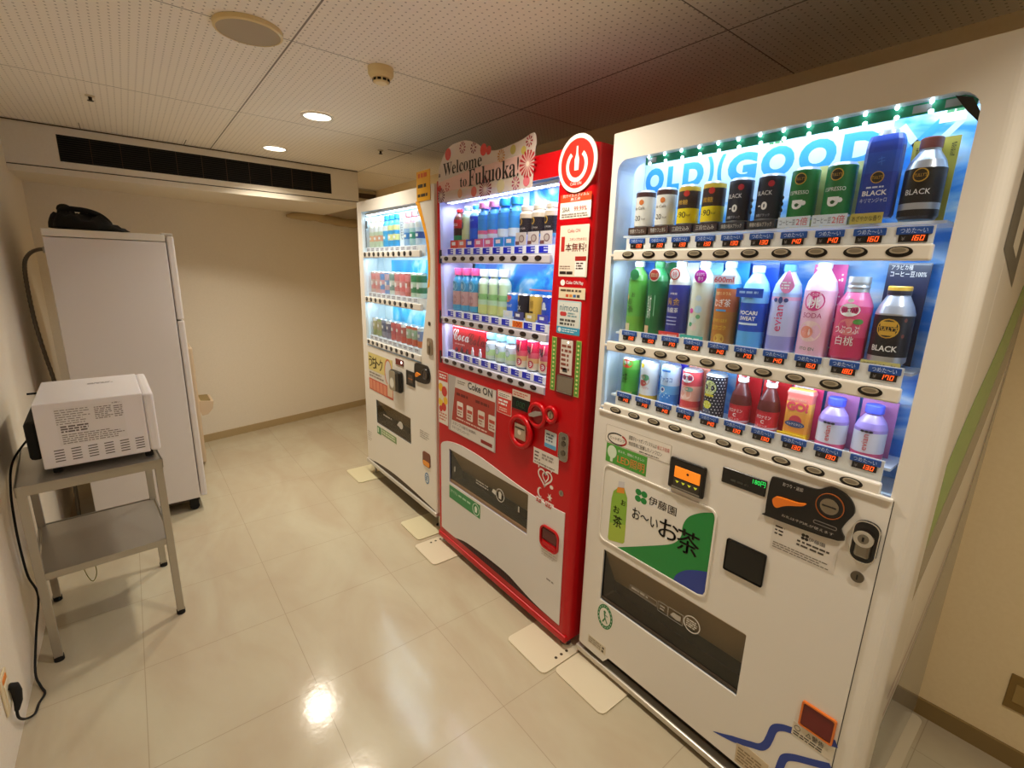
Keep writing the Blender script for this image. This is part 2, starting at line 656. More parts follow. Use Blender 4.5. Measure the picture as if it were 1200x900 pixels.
# air grille in the soffit
g = empty('air_grille', (-0.658, 3.76, 1.951))
tag(g, 'long black louvred air grille set in the soffit above the fridge', 'air grille')
b = MB()
b.box(-.735, .735, -.001, .002, -.003, .0, M('#2a2015', .6)).box(-.735, .735, -.001, .002, .131, .134, M('#2a2015', .6))
b.box(-.735, -.731, -.001, .002, 0, .131, M('#2a2015', .6)).box(.731, .735, -.001, .002, 0, .131, M('#2a2015', .6))
b.build('frame', g)
MB().box(-.731, .731, -.0012, 0, 0, .131, M('#070605', .9)).build('backing', g)
for i in range(11):
    z = .006 + i * .0115
    MB().add([(-.731, -.006, z), (.731, -.006, z), (.731, -.0014, z + .006), (-.731, -.0014, z + .006)], [(0, 1, 2, 3)], M('#17120d', .55)).add(
        [(-.731, -.006, z), (.731, -.006, z), (.731, -.006, z - .001), (-.731, -.006, z - .001)], [(3, 2, 1, 0)], M('#17120d', .55)).build('slat', g)
for i in range(1, 11):
    x = -.731 + i * 1.462 / 11
    MB().box(x - .0015, x + .0015, -.0075, -.0015, 0, .131, M('#4a2f1a', .5)).build('divider', g)

# ------------------------------------------------------------------ things on the ceiling
def downlight(x, y, label, power=1.0):
    r = empty('downlight', (x, y, ZC))
    tag(r, label, 'ceiling light', 'recessed downlights along the ceiling')
    b = MB()
    n = 32
    ro, ri = .076, .062
    vs = []
    for rr, z in ((ro, -.0005), (ro, -.006), (ri, -.006), (ri, -.0008)):
        vs += [(rr * math.cos(2 * PI * i / n), rr * math.sin(2 * PI * i / n), z) for i in range(n)]
    fs = [(k * n + i, k * n + (i + 1) % n, (k + 1) * n + (i + 1) % n, (k + 1) * n + i) for k in range(3) for i in range(n)]
    b.add(vs, fs, M('#efe9dc', .4), smooth=True, flip=True)
    b.build('trim_ring', r)
    MB().cyl((0, 0, -.003), 'z', .062, .002, M('#fff3dd', .5, emit=6.0), seg=32).build('diffuser', r)
    area_light('downlight_lamp', r, (0, 0, -.008), .118, 0, LAMP_W * power, LAMP_COL, shape='DISK', spread=math.radians(122))
    return r

downlight(-.367, 3.43, 'round lit downlight in the ceiling closest to the air grille')
downlight(-.366, 2.573, 'round lit downlight in the ceiling between smoke detector and air grille')
downlight(-.366, 1.10, 'round lit downlight just above the top edge of the view', 1.0)
downlight(-.366, -.25, 'added unseen downlight in the ceiling behind the camera', .85)  # unseen lamp added to brighten the right wall and near end

s = empty('ceiling_speaker', (-.795, 1.82, ZC))
tag(s, 'round cream ceiling speaker with a grey mesh face', 'speaker')
MB().lathe([(-.0005, .097), (-.012, .096), (-.015, .089), (-.011, .087)], M('#e6cf98', .45), seg=40, caps=False).build('rim', s)
b = MB().cyl((0, 0, -.0135), 'z', .0885, .003, M('#b5a68c', .7), seg=40)
b.build('mesh_face', s)
d = empty('smoke_detector', (-.366, 1.826, ZC))
tag(d, 'small round cream smoke detector with dark slots on the ceiling seam', 'smoke detector')
MB().lathe([(-.0005, .046), (-.022, .045), (-.030, .040), (-.034, .036)], M('#ead39c', .45), seg=32).build('base', d)
b = MB().lathe([(-.034, .030), (-.046, .029), (-.050, .022)], M('#ead39c', .45), seg=32)
for k in range(10):
    a = 2 * PI * k / 10
    b.box(-.0065, .0065, -.0303, -.0293, -.0455, -.0375, M('#1a1206', .8))
    for j in range(len(b.v) - 8, len(b.v)):
        x, y, z = b.v[j]
        b.v[j] = (x * math.cos(a) - y * math.sin(a), x * math.sin(a) + y * math.cos(a), z)
b.build('sensor_head', d)
for x, y, lab in ((-1.213, 2.99, 'tiny dark sprinkler head in the ceiling left above the fridge'), (.137, 3.0, 'tiny dark sprinkler head in the ceiling above the farthest vending machine')):
    s = empty('sprinkler_head', (x, y, ZC))
    tag(s, lab, 'sprinkler', 'ceiling sprinkler heads')
    MB().lathe([(-.0005, .018), (-.004, .017), (-.006, .010)], M('#cfc0a0', .4), seg=20).build('collar', s)
    MB().lathe([(-.006, .007), (-.018, .006), (-.020, .012), (-.022, .012)], M('#2c2015', .4, .6), seg=16).build('nozzle', s)

# insulated pipe along the top of the back wall
b = MB()
pts = [(x, yb(x) - .05, 1.842 + .012 * math.sin(x * 9)) for x in [-.05 + i * .04 for i in range(20)]]
b.tube(pts, .036, M('#b9a37c', .7), seg=12, rs=[.012 + .026 * min(1, i / 3) + .003 * math.sin(i * 1.7) for i in range(20)])
tag(b.build('wrapped_pipe'), 'tan wrapped pipe along the back wall top under the soffit', 'pipe')

# ------------------------------------------------------------------ fridge corner
f = empty('refrigerator', (-1.0, 3.12, 0))
tag(f, 'tall white two-door refrigerator beside the left wall', 'refrigerator')
FR = M('#dcd5d0', .4, coat=.1)
MB().box(-.466, -.004, 0, .60, .082, 1.524, FR, bev=.004).build('body', f)
MB().box(-.468, -.006, .0, .60, 1.527, 1.562, M('#e3dccf', .4), bev=.004).build('top_cap', f)
MB().box(.0, .032, .004, .598, 1.122, 1.556, FR, bev=.009, seg=3).build('upper_door', f)
MB().box(.0, .032, .004, .598, .086, 1.117, FR, bev=.009, seg=3).build('lower_door', f)
MB().box(-.02, .03, .01, .06, 1.5565, 1.57, M('#cfc8be', .4), bev=.004).build('hinge_cover', f)
for x in (-.43, -.035):
    for y in (.05, .55):
        MB().cyl((x, y - .02, .024), 'y', .024, .04, MATTE_BLACK, seg=16).box(x - .022, x + .022, y - .024, y + .024, .03, .082, MATTE_BLACK).build('caster', f)
MB().box(-.45, -.006, .03, .58, .06, .0825, M('#4a3c30', .7)).build('underside', f)

b = MB()
rnd = random.Random(5)
nu, nv = 40, 20
vs = []
for j in range(nv + 1):
    ph = PI * j / nv
    for i in range(nu):
        th = 2 * PI * i / nu
        x = math.cos(th) * math.sin(ph)
        y = math.sin(th) * math.sin(ph)
        z = math.cos(ph)
        top = max(z, 0) ** .7
        hgt = .074 * (1 - .70 * max(0, x + .1)) + .016 * math.sin(6 * x + 2 * y) + .014 * math.sin(12 * x - 7 * y) + .008 * math.sin(19 * y + 9 * x)
        k = 1 + .07 * math.sin(3 * th + 1) + .05 * math.sin(7 * th) + .02 * math.sin(13 * th)
        vs.append((x * .148 * k, y * .10 * k, max(0.001, .012 + hgt * top) if z > 0 else .001 + .011 * (1 - abs(z)) ** .5))
fs = [(j * nu + i, (j + 1) * nu + i, (j + 1) * nu + (i + 1) % nu, j * nu + (i + 1) % nu) for j in range(nv) for i in range(nu)]
CLOTH = M('#0a0a0c', .9)
b.add(vs, fs, CLOTH, smooth=True)
bag = b.build('folded_bag', None, (-1.305, 3.30, 1.5625))
tag(bag, 'crumpled black cloth bag lying on top of the refrigerator', 'bag')
b = MB()
b.tube(smooth_curve([(-.10, -.02, .05), (-.085, -.03, .098), (-.03, -.035, .102), (.02, -.03, .095), (.06, -.02, .075), (.085, -.01, .04), (.06, -.03, .02)], 6), .013, CLOTH, seg=8)
b.tube(smooth_curve([(-.070, .0, .06), (-.095, .01, .104), (-.070, .02, .110), (-.050, .02, .07)], 6), .015, CLOTH, seg=8)
b.build('strap', bag)

b = MB()
pts = smooth_curve([(-1.474, 3.30, 1.466), (-1.50, 3.30, 1.468), (-1.535, 3.305, 1.45), (-1.560, 3.31, 1.41), (-1.570, 3.32, 1.34), (-1.572, 3.32, 1.23), (-1.568, 3.31, 1.10), (-1.555, 3.30, .95), (-1.54, 3.29, .80), (-1.535, 3.28, .55), (-1.54, 3.28, .30), (-1.55, 3.28, .02)], 10)
b.tube(pts, .009, M('#6a6255', .5), seg=10, rs=[.0078 + .0016 * (i % 2) for i in range(len(pts))])
h = b.build('drain_hose')
tag(h, 'grey corrugated hose hanging behind the refrigerator by the left wall', 'hose')
MB().cyl((-1.4685, 3.30, 1.466), (-1, 0, .02), .015, .02, STEEL, seg=14).build('connector', h)

w = empty('water_dispenser', (-1.05, 3.86, 0))
tag(w, 'cream water dispenser with a protruding drip tray behind the refrigerator', 'water dispenser')
CR = M('#cdb699', .45)
MB().box(-.15, .155, 0, .26, .02, .86, CR, bev=.012, seg=3).build('body', w)
b = MB()
prof = [(.155, .40), (.165, .366), (.20, .372), (.232, .41), (.242, .462), (.155, .474)]
b.prism(prof, .02, .24, CR)
b.build('drip_tray', w)
MB().box(.165, .225, .04, .22, .464, .4725, M('#8c7748', .6)).build('tray_grate', w)

# ------------------------------------------------------------------ table, microwave, cord
t = empty('steel_table', (-1.381, 2.371, 0), math.radians(5))
tag(t, 'small stainless steel two-tier table under the microwave', 'table')
HX, HY = .186, .216
b = MB().box(-.200, .200, -.235, .235, .676, .690, STEEL, bev=.003)
b.box(-.200, .200, -.235, -.229, .655, .690, STEEL).box(-.200, .200, .229, .235, .655, .690, STEEL)
b.box(-.200, -.194, -.235, .235, .655, .690, STEEL).box(.194, .200, -.235, .235, .655, .690, STEEL)
b.build('table_top', t)
b = MB().box(-.185, .185, -.215, .215, .338, .352, STEEL, bev=.002)
b.box(-.199, .199, -.226, -.220, .328, .354, STEEL).box(-.199, .199, .220, .226, .328, .354, STEEL)
b.box(-.197, -.191, -.215, .215, .328, .354, STEEL).box(.191, .197, -.215, .215, .328, .354, STEEL)
b.build('lower_shelf', t)
for sx in (-1, 1):
    for sy in (-1, 1):
        x, y = sx * HX, sy * HY
        l = MB().box(x - .0125, x + .0125, y - .0125, y + .0125, .018, .676, STEEL, bev=.002).build('leg', t)
        MB().cyl((x, y, 0), 'z', .015, .02, MATTE_BLACK, seg=14).build('foot_cap', l)

m = empty('microwave_oven', (-1.345, 2.392, .690), math.radians(2.2))
tag(m, 'white microwave oven with printed side label on the steel table', 'microwave')
MW = M('#e9e5e6', .35, coat=.2)
b = MB().box(-.15, .145, -.205, .205, .024, .256, MW, bev=.004)
for g_ in range(6):
    x = -.118 + g_ * .0445
    for k in range(5):
        z = .045 + k * .0098
        b.add([(x, -.2056, z), (x + .026, -.2056, z + .001), (x + .026, -.2056, z + .0045), (x, -.2056, z + .0035)], [(0, 1, 2, 3)], M('#5c534c', .7))
b.build('body', m)
MB().box(.1455, .178, -.208, .208, .026, .254, MW, bev=.010, seg=3).build('door', m)
b = MB().box(.1782, .1795, -.17, .06, .06, .225, M('#1c1c1e', .15), bev=.0005)
b.build('door_window', m)
MB().box(.178, .1805, .10, .19, .05, .235, M('#c9c5c2', .4), bev=.001).build('control_panel', m)
MB().box(-.186, -.15, -.15, .17, .045, .185, MATTE_BLACK, bev=.012).build('rear_cover', m)
MB().cyl((-.15, .10, .235), (-1, 0, 0), .004, .035, MATTE_BLACK, seg=10).build('rear_spacer', m)
for x in (-.12, .14):
    for y in (-.17, .17):
        MB().cyl((x, y, 0.0), 'z', .013, .026, MATTE_BLACK, seg=14).build('foot', m)
lab = MB().box(-.098, .085, -.2064, -.2052, .10, .237, M('#e4e0df', .5))
INK = M('#8e8581', .7)
lab.text('お願い', .055, .078, .231, .236, -.2067, M('#3c3430', .7))
lab.dashes(-.098, -.005, .175, .232, 7, -.2067, INK, 3, .35)
lab.dashes(.005, .055, .18, .228, 7, -.2067, INK, 4, .5)
lab.dashes(.058, .085, .18, .225, 6, -.2067, INK, 8, .5)
lab.dashes(-.09, .0, .145, .172, 3, -.2067, M('#6a605c', .7), 5, .6)
lab.dashes(-.09, .08, .104, .142, 5, -.2067, INK, 6, .45)
lab.build('spec_label', m)
b = MB()
b.dashes(-.01, .07, .06, .09, 2, 0, M('#8a847e', .6), 9, .5)
b.v = [(x, y_, .2566) for (x, _, y_) in b.v]
b.build('top_label', m)
# its cord, in the microwave's own axes
def in_frame(o, p):
    a = -o.rotation_euler[2]
    x, y, z = p[0] - o.location[0], p[1] - o.location[1], p[2] - o.location[2]
    return (x * math.cos(a) - y * math.sin(a), x * math.sin(a) + y * math.cos(a), z)
path = [(-1.537, 2.42, .78), (-1.590, 2.38, .705), (-1.600, 2.31, .62), (-1.598, 2.25, .50), (-1.598, 2.245, .38), (-1.596, 2.25, .30), (-1.592, 2.30, .19), (-1.594, 2.17, .12), (-1.597, 2.06, .04), (-1.585, 2.02, .006), (-1.570, 1.975, .005), (-1.580, 1.935, .005), (-1.585, 1.89, .006), (-1.597, 1.85, .03), (-1.597, 1.79, .09), (-1.595, 1.785, .13)]
c = MB().tube(smooth_curve(path, 6), .0036, MATTE_BLACK, seg=8).build('power_cord')
tag(c, 'black power cord running down the left wall from the microwave to the socket', 'cord')
MB().tube([(-1.595, 1.785, .12), (-1.588, 1.783, .15), (-1.586, 1.782, .185), (-1.588, 1.780, .205), (-1.597, 1.778, .212)], .01, MATTE_BLACK, seg=10, rs=[.006, .010, .012, .012, .009]).build('plug', c)
ew = MB().tube(smooth_curve([(-1.50, 2.40, .326), (-1.475, 2.37, .29), (-1.455, 2.34, .20), (-1.44, 2.34, .165), (-1.425, 2.345, .20), (-1.43, 2.37, .27), (-1.40, 2.39, .315), (-1.36, 2.38, .29), (-1.335, 2.37, .255), (-1.31, 2.37, .326)], 6), .0016, M('#8c8a3c', .5), seg=6)
tag(ew.build('earth_wire'), 'thin yellow green earth wire looping below the steel table shelf', 'wire')

o = empty('wall_outlet', (XL, 1.775, .20), PI / 2)
tag(o, 'cream wall socket low on the left wall with the black plug', 'wall outlet')
MB().box(-.036, .036, -.006, -.0005, -.06, .06, M('#e2d2ae', .4), bev=.002).build('plate', o)
MB().box(-.02, .02, -.0085, -.006, -.045, .030, M('#efe4c8', .4), bev=.001).build('socket', o)
MB().box(-.02, .02, -.0075, -.006, .036, .050, M('#e8862a', .5)).build('mark', o)['label'] = 'orange marking strip'
o = empty('wall_plate', (XR, -.06, .24), -PI / 2)
tag(o, 'small tan outlet plate low on the right wall', 'wall outlet')
MB().box(-.035, .035, -.006, -.0005, -.057, .057, M('#8a6d35', .5), bev=.002).build('plate', o)
MB().box(-.02, .02, -.0085, -.006, -.03, .03, M('#a58a52', .5), bev=.001).build('socket', o)

# ------------------------------------------------------------------ vending machines: shared makers
RZ = -PI / 2                                  # their fronts look towards -X
XB = .705
SHELL = M('#e9e4da', .30, coat=.2)
INNER = M('#eef3f8', .5)

def segment_digits(mb, txt, u0, z0, w, h, y, m, slant=.16):
    SEG = {'0': 'abcdef', '1': 'bc', '2': 'abged', '3': 'abgcd', '4': 'fgbc', '5': 'afgcd', '6': 'afgedc', '7': 'abcf', '8': 'abcdefg', '9': 'abcdfg'}
    t = h * .14
    for i, ch in enumerate(txt):
        x = u0 + i * w * 1.32
        hh = h / 2
        R = {'a': (x, x + w, h - t, h), 'g': (x, x + w, hh - t / 2, hh + t / 2), 'd': (x, x + w, 0, t),
             'f': (x, x + t, hh, h), 'e': (x, x + t, 0, hh), 'b': (x + w - t, x + w, hh, h), 'c': (x + w - t, x + w, 0, hh)}
        for s in SEG[ch]:
            a, b_, c, d_ = R[s]
            mb.add([(a + c * slant, y, z0 + c), (b_ + c * slant, y, z0 + c), (b_ + d_ * slant, y, z0 + d_), (a + d_ * slant, y, z0 + d_)], [(0, 1, 2, 3)], m)

_share = {}
def shared(key, maker):
    if key not in _share:
        _share[key] = maker()
    return _share[key]

def near_tag(price):
    def mk():
        b = MB().box(-.028, .028, -.003, 0, .013, .0275, TAG_BLUE, bev=.0012, seg=1)
        b.text('つめた〜い', -.021, .021, .0155, .0252, -.0034, M('#cfe0ff', .5))
        b.box(-.0225, .0225, -.002, 0, -.001, .0128, M('#16100e', .3))
        b.text('¥', -.018, -.012, .002, .009, -.0024, M('#8a827c', .5))
        segment_digits(b, price, -.006, .0014, .0062, .0100, -.0026, DIGIT)
        return b.mesh('price_tag')
    return shared('ntag' + price, mk)

def near_button():
    def mk():
        b = MB().cyl((0, -.0062, 0), 'y', 1, .004, M('#17130f', .35), seg=28)
        b.v = [(x * .0215, y, z * .0105) for x, y, z in b.v]
        c = MB().cyl((0, -.0092, 0), 'y', 1, .003, M('#b9ae96', .3, .3), seg=28)
        b.add([(x * .0150, y, z * .0062 + .0024) for x, y, z in c.v], c.f, c.ms[0])
        c = MB().cyl((0, -.0094, 0), 'y', 1, .0002, M('#8d8370', .3, .3), seg=28)
        b.add([(x * .0115, y, z * .0040 + .0026) for x, y, z in c.v], c.f, c.ms[0])
        return b.mesh('selection_button')
    return shared('nbut', mk)

def red_tag(h100=False):
    def mk():
        b = MB().box(-.033, .033, -.002, 0, 0, .026, M('#f3f3fa', .4))
        if h100:
            b.box(-.031, .031, -.0026, -.002, .001, .025, M('#f58a1e', .5))
            b.text('100', -.022, .024, .003, .022, -.003, M('#c01808', .5), bold=.02)
        else:
            b.box(-.031, .017, -.0026, -.002, .001, .025, M('#1526c8', .45))
            b.dashes(-.004, .030, .005, .023, 2, -.003, M('#dfe6ff', .5), 4, .5)
        return b.mesh('price_tag')
    return shared('rtag%d' % h100, mk)

def red_button():
    def mk():
        b = MB().cyl((0, -.0062, 0), 'y', 1, .004, M('#0f0d0d', .3), seg=24)
        b.v = [(x * .0185, y, z * .0095) for x, y, z in b.v]
        c = MB().cyl((0, -.009, 0), 'y', 1, .0028, M('#3a2a28', .25), seg=24)
        b.add([(x * .0140, y, z * .0055 + .001) for x, y, z in c.v], c.f, c.ms[0])
        return b.mesh('selection_button')
    return shared('rbut', mk)

def far_tag():
    def mk():
        b = MB().box(-.027, .027, -.002, 0, 0, .024, M('#dfe4ec', .4))
        b.dashes(-.022, .022, .003, .021, 2, -.0026, M('#6a6f86', .5), 7, .6)
        return b.mesh('price_tag')
    return shared('ftag', mk)

def far_button():
    def mk():
        b = MB().cyl((0, -.0075, 0), 'y', 1, .005, M('#141414', .3), seg=20)
        b.v = [(x * .0145, y, z * .0125) for x, y, z in b.v]
        c = MB().cyl((0, -.0095, 0), 'y', 1, .002, M('#4c4c4c', .3), seg=20)
        b.add([(x * .008, y, z * .007) for x, y, z in c.v], c.f, c.ms[0])
        return b.mesh('selection_button')
    return shared('fbut', mk)

def cavity(root, u0, u1, z0, z1, y0, yk, m):
    t = .008
    b = MB()
    b.box(u0 - t, u0, y0, yk, z0 - t, z1 + t, m).box(u1, u1 + t, y0, yk, z0 - t, z1 + t, m)
    b.box(u0, u1, y0, yk, z1, z1 + t, m).box(u0, u1, y0, yk, z0 - t, z0, m)
    b.box(u0 - t, u1 + t, yk, yk + t, z0 - t, z1 + t, m)
    return b.build('display_cavity', root)

def shelf(root, u0, u1, z, y0, y1):
    return MB().box(u0, u1, y0, y1, z - .006, z, M('#e8eef4', .4)).build('display_shelf', root)

def led_row(root, u0, u1, z, y, watts, tilt=0.35):
    tone = LED_COLS['near' if root is N else 'red' if root.name.endswith('001') else 'far']
    area_light('display_lamp', root, ((u0 + u1) / 2, y, z), u1 - u0, .012, watts, tone, rot=(tilt, 0, 0))

def leveling_feet(root, us, ys, h):
    for u in us:
        for y in ys:
            b = MB().cyl((u, y, .006), 'z', .022, .008, CHROME, seg=18).cyl((u, y, .012), 'z', .008, h - .012, STEEL, seg=12)
            b.build('leveling_foot', root)

def flap_recess(root, u0, u1, z0, z1, depth):
    b = MB()
    D1, D2 = M('#e6d8c0', .4), M('#1a1612', .5)  # pale ramp above dark bin paints in the flap's reflected gradient
    b.add([(u0, .002, z1), (u1, .002, z1), (u1, depth, z0 + .22 * (z1 - z0)), (u0, depth, z0 + .22 * (z1 - z0))], [(3, 2, 1, 0)], D1)
    b.add([(u0, depth, z0 + .22 * (z1 - z0)), (u1, depth, z0 + .22 * (z1 - z0)), (u1, depth, z0), (u0, depth, z0)], [(3, 2, 1, 0)], D2)
    b.add([(u0, depth, z0), (u1, depth, z0), (u1, .002, z0), (u0, .002, z0)], [(3, 2, 1, 0)], D2)
    for u in (u0, u1):
        b.add([(u, .002, z0), (u, .002, z1), (u, depth, z0 + .22 * (z1 - z0)), (u, depth, z0)], [(0, 1, 2, 3)], M('#2a241e', .5))
    b.build('pickup_bin', root)

# ------------------------------------------------------------------ the white machine nearest the camera
N = empty('vending_machine', (0, 1.026, 0), RZ)
tag(N, 'large white vending machine nearest the camera with a blue lit display and tea poster', 'vending machine', 'three vending machines along the wall')
W = .877
b = MB().box(.006, W - .001, .145, XB, .05, 1.824, SHELL, bev=.004)
b.box(.006, W - .001, .082, .145, .05, .97, SHELL).box(.006, W - .001, .082, .145, 1.800, 1.824, SHELL)
b.box(.006, .020, .082, .145, .97, 1.800, SHELL).box(.834, W - .001, .082, .145, .97, 1.800, SHELL)
b.build('cabinet', N)
MB().box(.010, W - .006, .02, XB - .004, 1.8245, 1.8285, STEEL_DARK).build('top_panel', N)
win = rrect(.029, .816, .988, 1.752, (.004, .004, .038, .034), 6)
b = MB()
b.prism([(.022, .10), (.850, .10), (.850, 1.828), (.022, 1.828)], 0, .08, SHELL, holes=[win, rrect(.094, .589, .300, .500, .004, 2)], side=M('#dfe6ee', .4))
q = [(0, .08), (0, .014)] + [(.014 - .014 * math.cos(a), .014 - .014 * math.sin(a)) for a in [PI / 2 * i / 5 for i in range(1, 6)]] + [(.022, 0), (.022, .08)]
b.plan(q, .062, 1.828, SHELL)
q = [(.850, .08), (.850, 0)] + [(.850 + .027 * math.sin(a), .027 - .027 * math.cos(a)) for a in [PI / 2 * i / 8 for i in range(1, 9)]] + [(.877, .08)]
b.plan(q, .06, 1.828, SHELL)
b.build('front_door', N)
# the flush lower panel with its notch at the foot
b = MB()
foot = [(.024, .066), (.130, .063), (.152, .092), (.822, .092), (.822, .986), (.032, .986), (.024, .978)]
b.prism(foot, -.004, -.0002, M('#e6e1d8', .32, coat=.2), holes=[rrect(.094, .589, .300, .500, .004, 2)])
b.box(.822, .8235, -.0008, -.0002, .09, .986, M('#3a342c', .8))
b.box(.030, .822, -.010, -.0002, .984, .992, M('#efeae2', .3), bev=.002)
b.build('lower_panel', N)
cavity(N, .029, .816, .988, 1.790, .081, .134, INNER)
MB().box(-.004, .867, -.004, .03, .022, .043, M('#cfc8bc', .3, .4), bev=.004).build('bottom_rail', N)
MB().box(.03, .85, .03, .10, .043, .10, M('#2a2018', .8)).build('kick_recess', N)
leveling_feet(N, (.035, .845), (.035, .64), .05)
# backdrop with its big lettering
SKY = water_poster_material('sky_water_poster', '#2f8be6', '#8fc4f6', '#e9f3fd', 5.0, (1, 1, 2.2))
b = MB().box(.032, .813, .130, .1335, .99, 1.789, SKY)
yy = .1294
PALE = M('#c4daf2', .45)
b.box(.032, .66, yy + .0002, .1300, 1.625, 1.789, PALE)  # pale panel paints the LED wash onto the poster top
LB = M('#2a8de0', .45)
for txt, u0, u1, z0, z1 in (('O', .036, .102, 1.672, 1.744), ('L', .114, .156, 1.674, 1.742), ('D', .166, .232, 1.674, 1.743), (')', .240, .262, 1.668, 1.750), ('(', .272, .294, 1.668, 1.750), ('G', .302, .380, 1.673, 1.745), ('O', .390, .470, 1.673, 1.746), ('O', .480, .560, 1.673, 1.746), ('D', .570, .648, 1.675, 1.746)):
    b.text(txt, u0, u1, z0, z1, yy, LB, bold=.06)
b.band([(.67, 1.66), (.705, 1.70), (.745, 1.745)], .016, yy, yy, LB)
b.band([(.675, 1.742), (.715, 1.688), (.78, 1.660)], .014, yy, yy, PALE)
b.band([(.74, 1.70), (.77, 1.735), (.80, 1.755)], .012, yy, yy, PALE)
b.box(.735, .775, yy - .0004, yy, 1.735, 1.750, M('#f2ead8', .45))
for u in (.40, .74):
    b.box(u, u + .045, yy - .0008, yy - .0005, 1.748, 1.760, WHITE)
    b.dashes(u + .004, u + .041, 1.750, 1.758, 1, yy - .001, M('#2d7a3e', .5), 3, .7)
b.build('backdrop_poster', N)
G1 = M('#12a074', .5)
b = MB().box(.110, .806, .024, .028, 1.7315, 1.7512, G1)
for u in (.118, .715, .762):
    b.box(u, u + .028, .0232, .024, 1.735, 1.748, M('#b9c4c6', .4))
for i in range(13):
    u = .125 + i * .0515
    b.cyl((u, .0228, 1.7335), 'y', .0042, .0012, LED_LIT, seg=12)
    b.cyl((u, .0160, 1.7490), 'y', .0036, .0012, LED_LIT, seg=12)  # upper glowing dots imitate the LEDs' reflection at the window edge
b.build('led_strip', N)
led_row(N, .06, .79, 1.780, .085, LED_W['near'][0], tilt=-.05)
led_row(N, .06, .79, 1.730, .034, LED_W['near'][0] * .45)
N_PR = (('130', '130', '130', '130', '130', '130', '140', '140', '160', '160'), ('150', '150', '170', '150', '140', '170', '140', '160', '180', '170'), ('140', '140', '140', '140', '140', '130', '130', '130', '130', '130'))
RAILM = M('#e8e2d6', .3, coat=.2)
U0N, PN = .098, .072
for row, (zb, zt, zs) in enumerate(((1.482, 1.500, 1.540), (1.204, 1.226, 1.247), (1.001, 1.028, 1.042))):
    ul, ur = (.040, .795) if row < 2 else (.046, .797)
    b = MB().box(ul, ur, -.0062, .011, zb - .0165, zb + .0145, RAILM, bev=.004)
    b.box(ul - .012, ul, -.004, .006, zb - .004, zb + .003, RAILM, bev=.001)
    b.box(ul + .03, ur - .006, .0165, .0195, zb - .012, zt + .031, M('#efece6', .35))
    r_ = b.build('button_rail', N)
    for i in range(10):
        place('selection_button', near_button(), r_, (U0N + PN * i, -.001, zb))
        place('price_tag', near_tag(N_PR[row][i]), r_, (U0N + PN * i + .012, .0163, zt + .002))
    shelf(N, .046, .80, zs, .0295, .128)
    if row < 2:
        led_row(N, .06, .79, zb - .018, .0225, LED_W['near'][row + 1])
b = MB().prism(rrect(.0295, .8155, .9885, 1.7515, (.004, .004, .037, .033), 6), .0123, .0145, GLASS)
b.build('window_glass', N)
MB().prism([(.775, 1.7505), (.80, 1.742), (.8145, 1.715), (.8145, 1.700), (.795, 1.722)], .0148, .016, M('#1a140f', .6)).build('corner_bracket', N)
# lower panel fittings
Y = -.004
b = MB().box(.065, .309, Y - .0006, Y, .888, .947, M('#ebe5db', .4))
b.rim(rrect(.066, .308, .889, .946, .002, 1), .0012, Y - .0008, Y, M('#b2a898', .5))
b.band([(.112 + .037 * math.cos(a), .907 + .018 * math.sin(a)) for a in [PI * (.35 + 1.35 * i / 20) for i in range(21)]], .004, Y - .001, Y, M('#2a2522', .5))
b.band([(.112 + .037 * math.cos(a), .907 + .018 * math.sin(a)) for a in [PI * (1.6 + .72 * i / 14) for i in range(15)]], .0055, Y - .001, Y, M('#b0302a', .5))
b.text('ヒートポンプ', .085, .143, .902, .913, Y - .001, M('#3a332e', .5))
b.text('超電子ヒートポンプシステムは', .158, .260, .921, .935, Y - .001, M('#332c28', .5))
b.text('省エネ効率', .262, .304, .921, .935, Y - .001, M('#c03028', .5))
b.text('地球環境に配慮したノンフロン', .158, .280, .902, .916, Y - .001, M('#332c28', .5))
b.dashes(.20, .30, .891, .897, 1, Y - .001, M('#6a625a', .5), 2)
b.build('heat_pump_sticker', N)
b = MB().box(.0715, .2315, Y - .0006, Y, .8205, .8845, M('#4fa03a', .45))
b.prism(ellipse(.096, .859, .019, .022), Y - .001, None, M('#d9ead0', .4))
b.prism([(.090, .838), (.102, .838), (.101, .825), (.091, .825)], Y - .001, None, M('#d9ead0', .4))
b.text('省エネ、環境にやさしい', .120, .222, .866, .875, Y - .001, WHITE)
b.text('LED照明', .120, .225, .829, .858, Y - .001, M('#f6d9b0', .5), bold=.03)
b.text('LED照明', .1205, .2245, .8295, .8575, Y - .0013, M('#e08830', .5))
b.build('led_lighting_sticker', N)['label'] = 'green sticker with a light bulb'
# tea poster in its recessed frame
pl = rrect(.073, .464, .536, .806, .022, 6)
b = MB().rim(pl, .004, Y - .004, Y, M('#efeae0', .3))
b.prism(pl, Y - .0008, Y, M('#e6e2d8', .35))
GR = M('#1e8a3c', .4)
gp = smooth_curve([(.150, .5365), (.163, .543), (.274, .605), (.345, .648), (.371, .685), (.373, .722), (.388, .756), (.423, .784), (.464, .802)], 5)
b.prism(gp + [(.464, .558), (.458, .543), (.442, .5365)], Y - .0014, None, GR)
b.prism(smooth_curve([(.364, .537), (.372, .560), (.398, .588), (.432, .607), (.464, .620)], 5) + [(.464, .558), (.458, .543), (.442, .537)], Y - .0018, None, M('#2a3f98', .4))
BT = M('#8cb83c', .45)
b.prism([(.131, .745), (.158, .752), (.163, .742), (.172, .725), (.174, .700), (.176, .567), (.171, .560), (.112, .545), (.108, .552), (.110, .700), (.116, .728), (.126, .738)], Y - .0012, None, BT)
b.prism([(.110, .61), (.176, .63), (.176, .567), (.171, .560), (.112, .545), (.108, .552)], Y - .0015, None, M('#a8c044', .45))
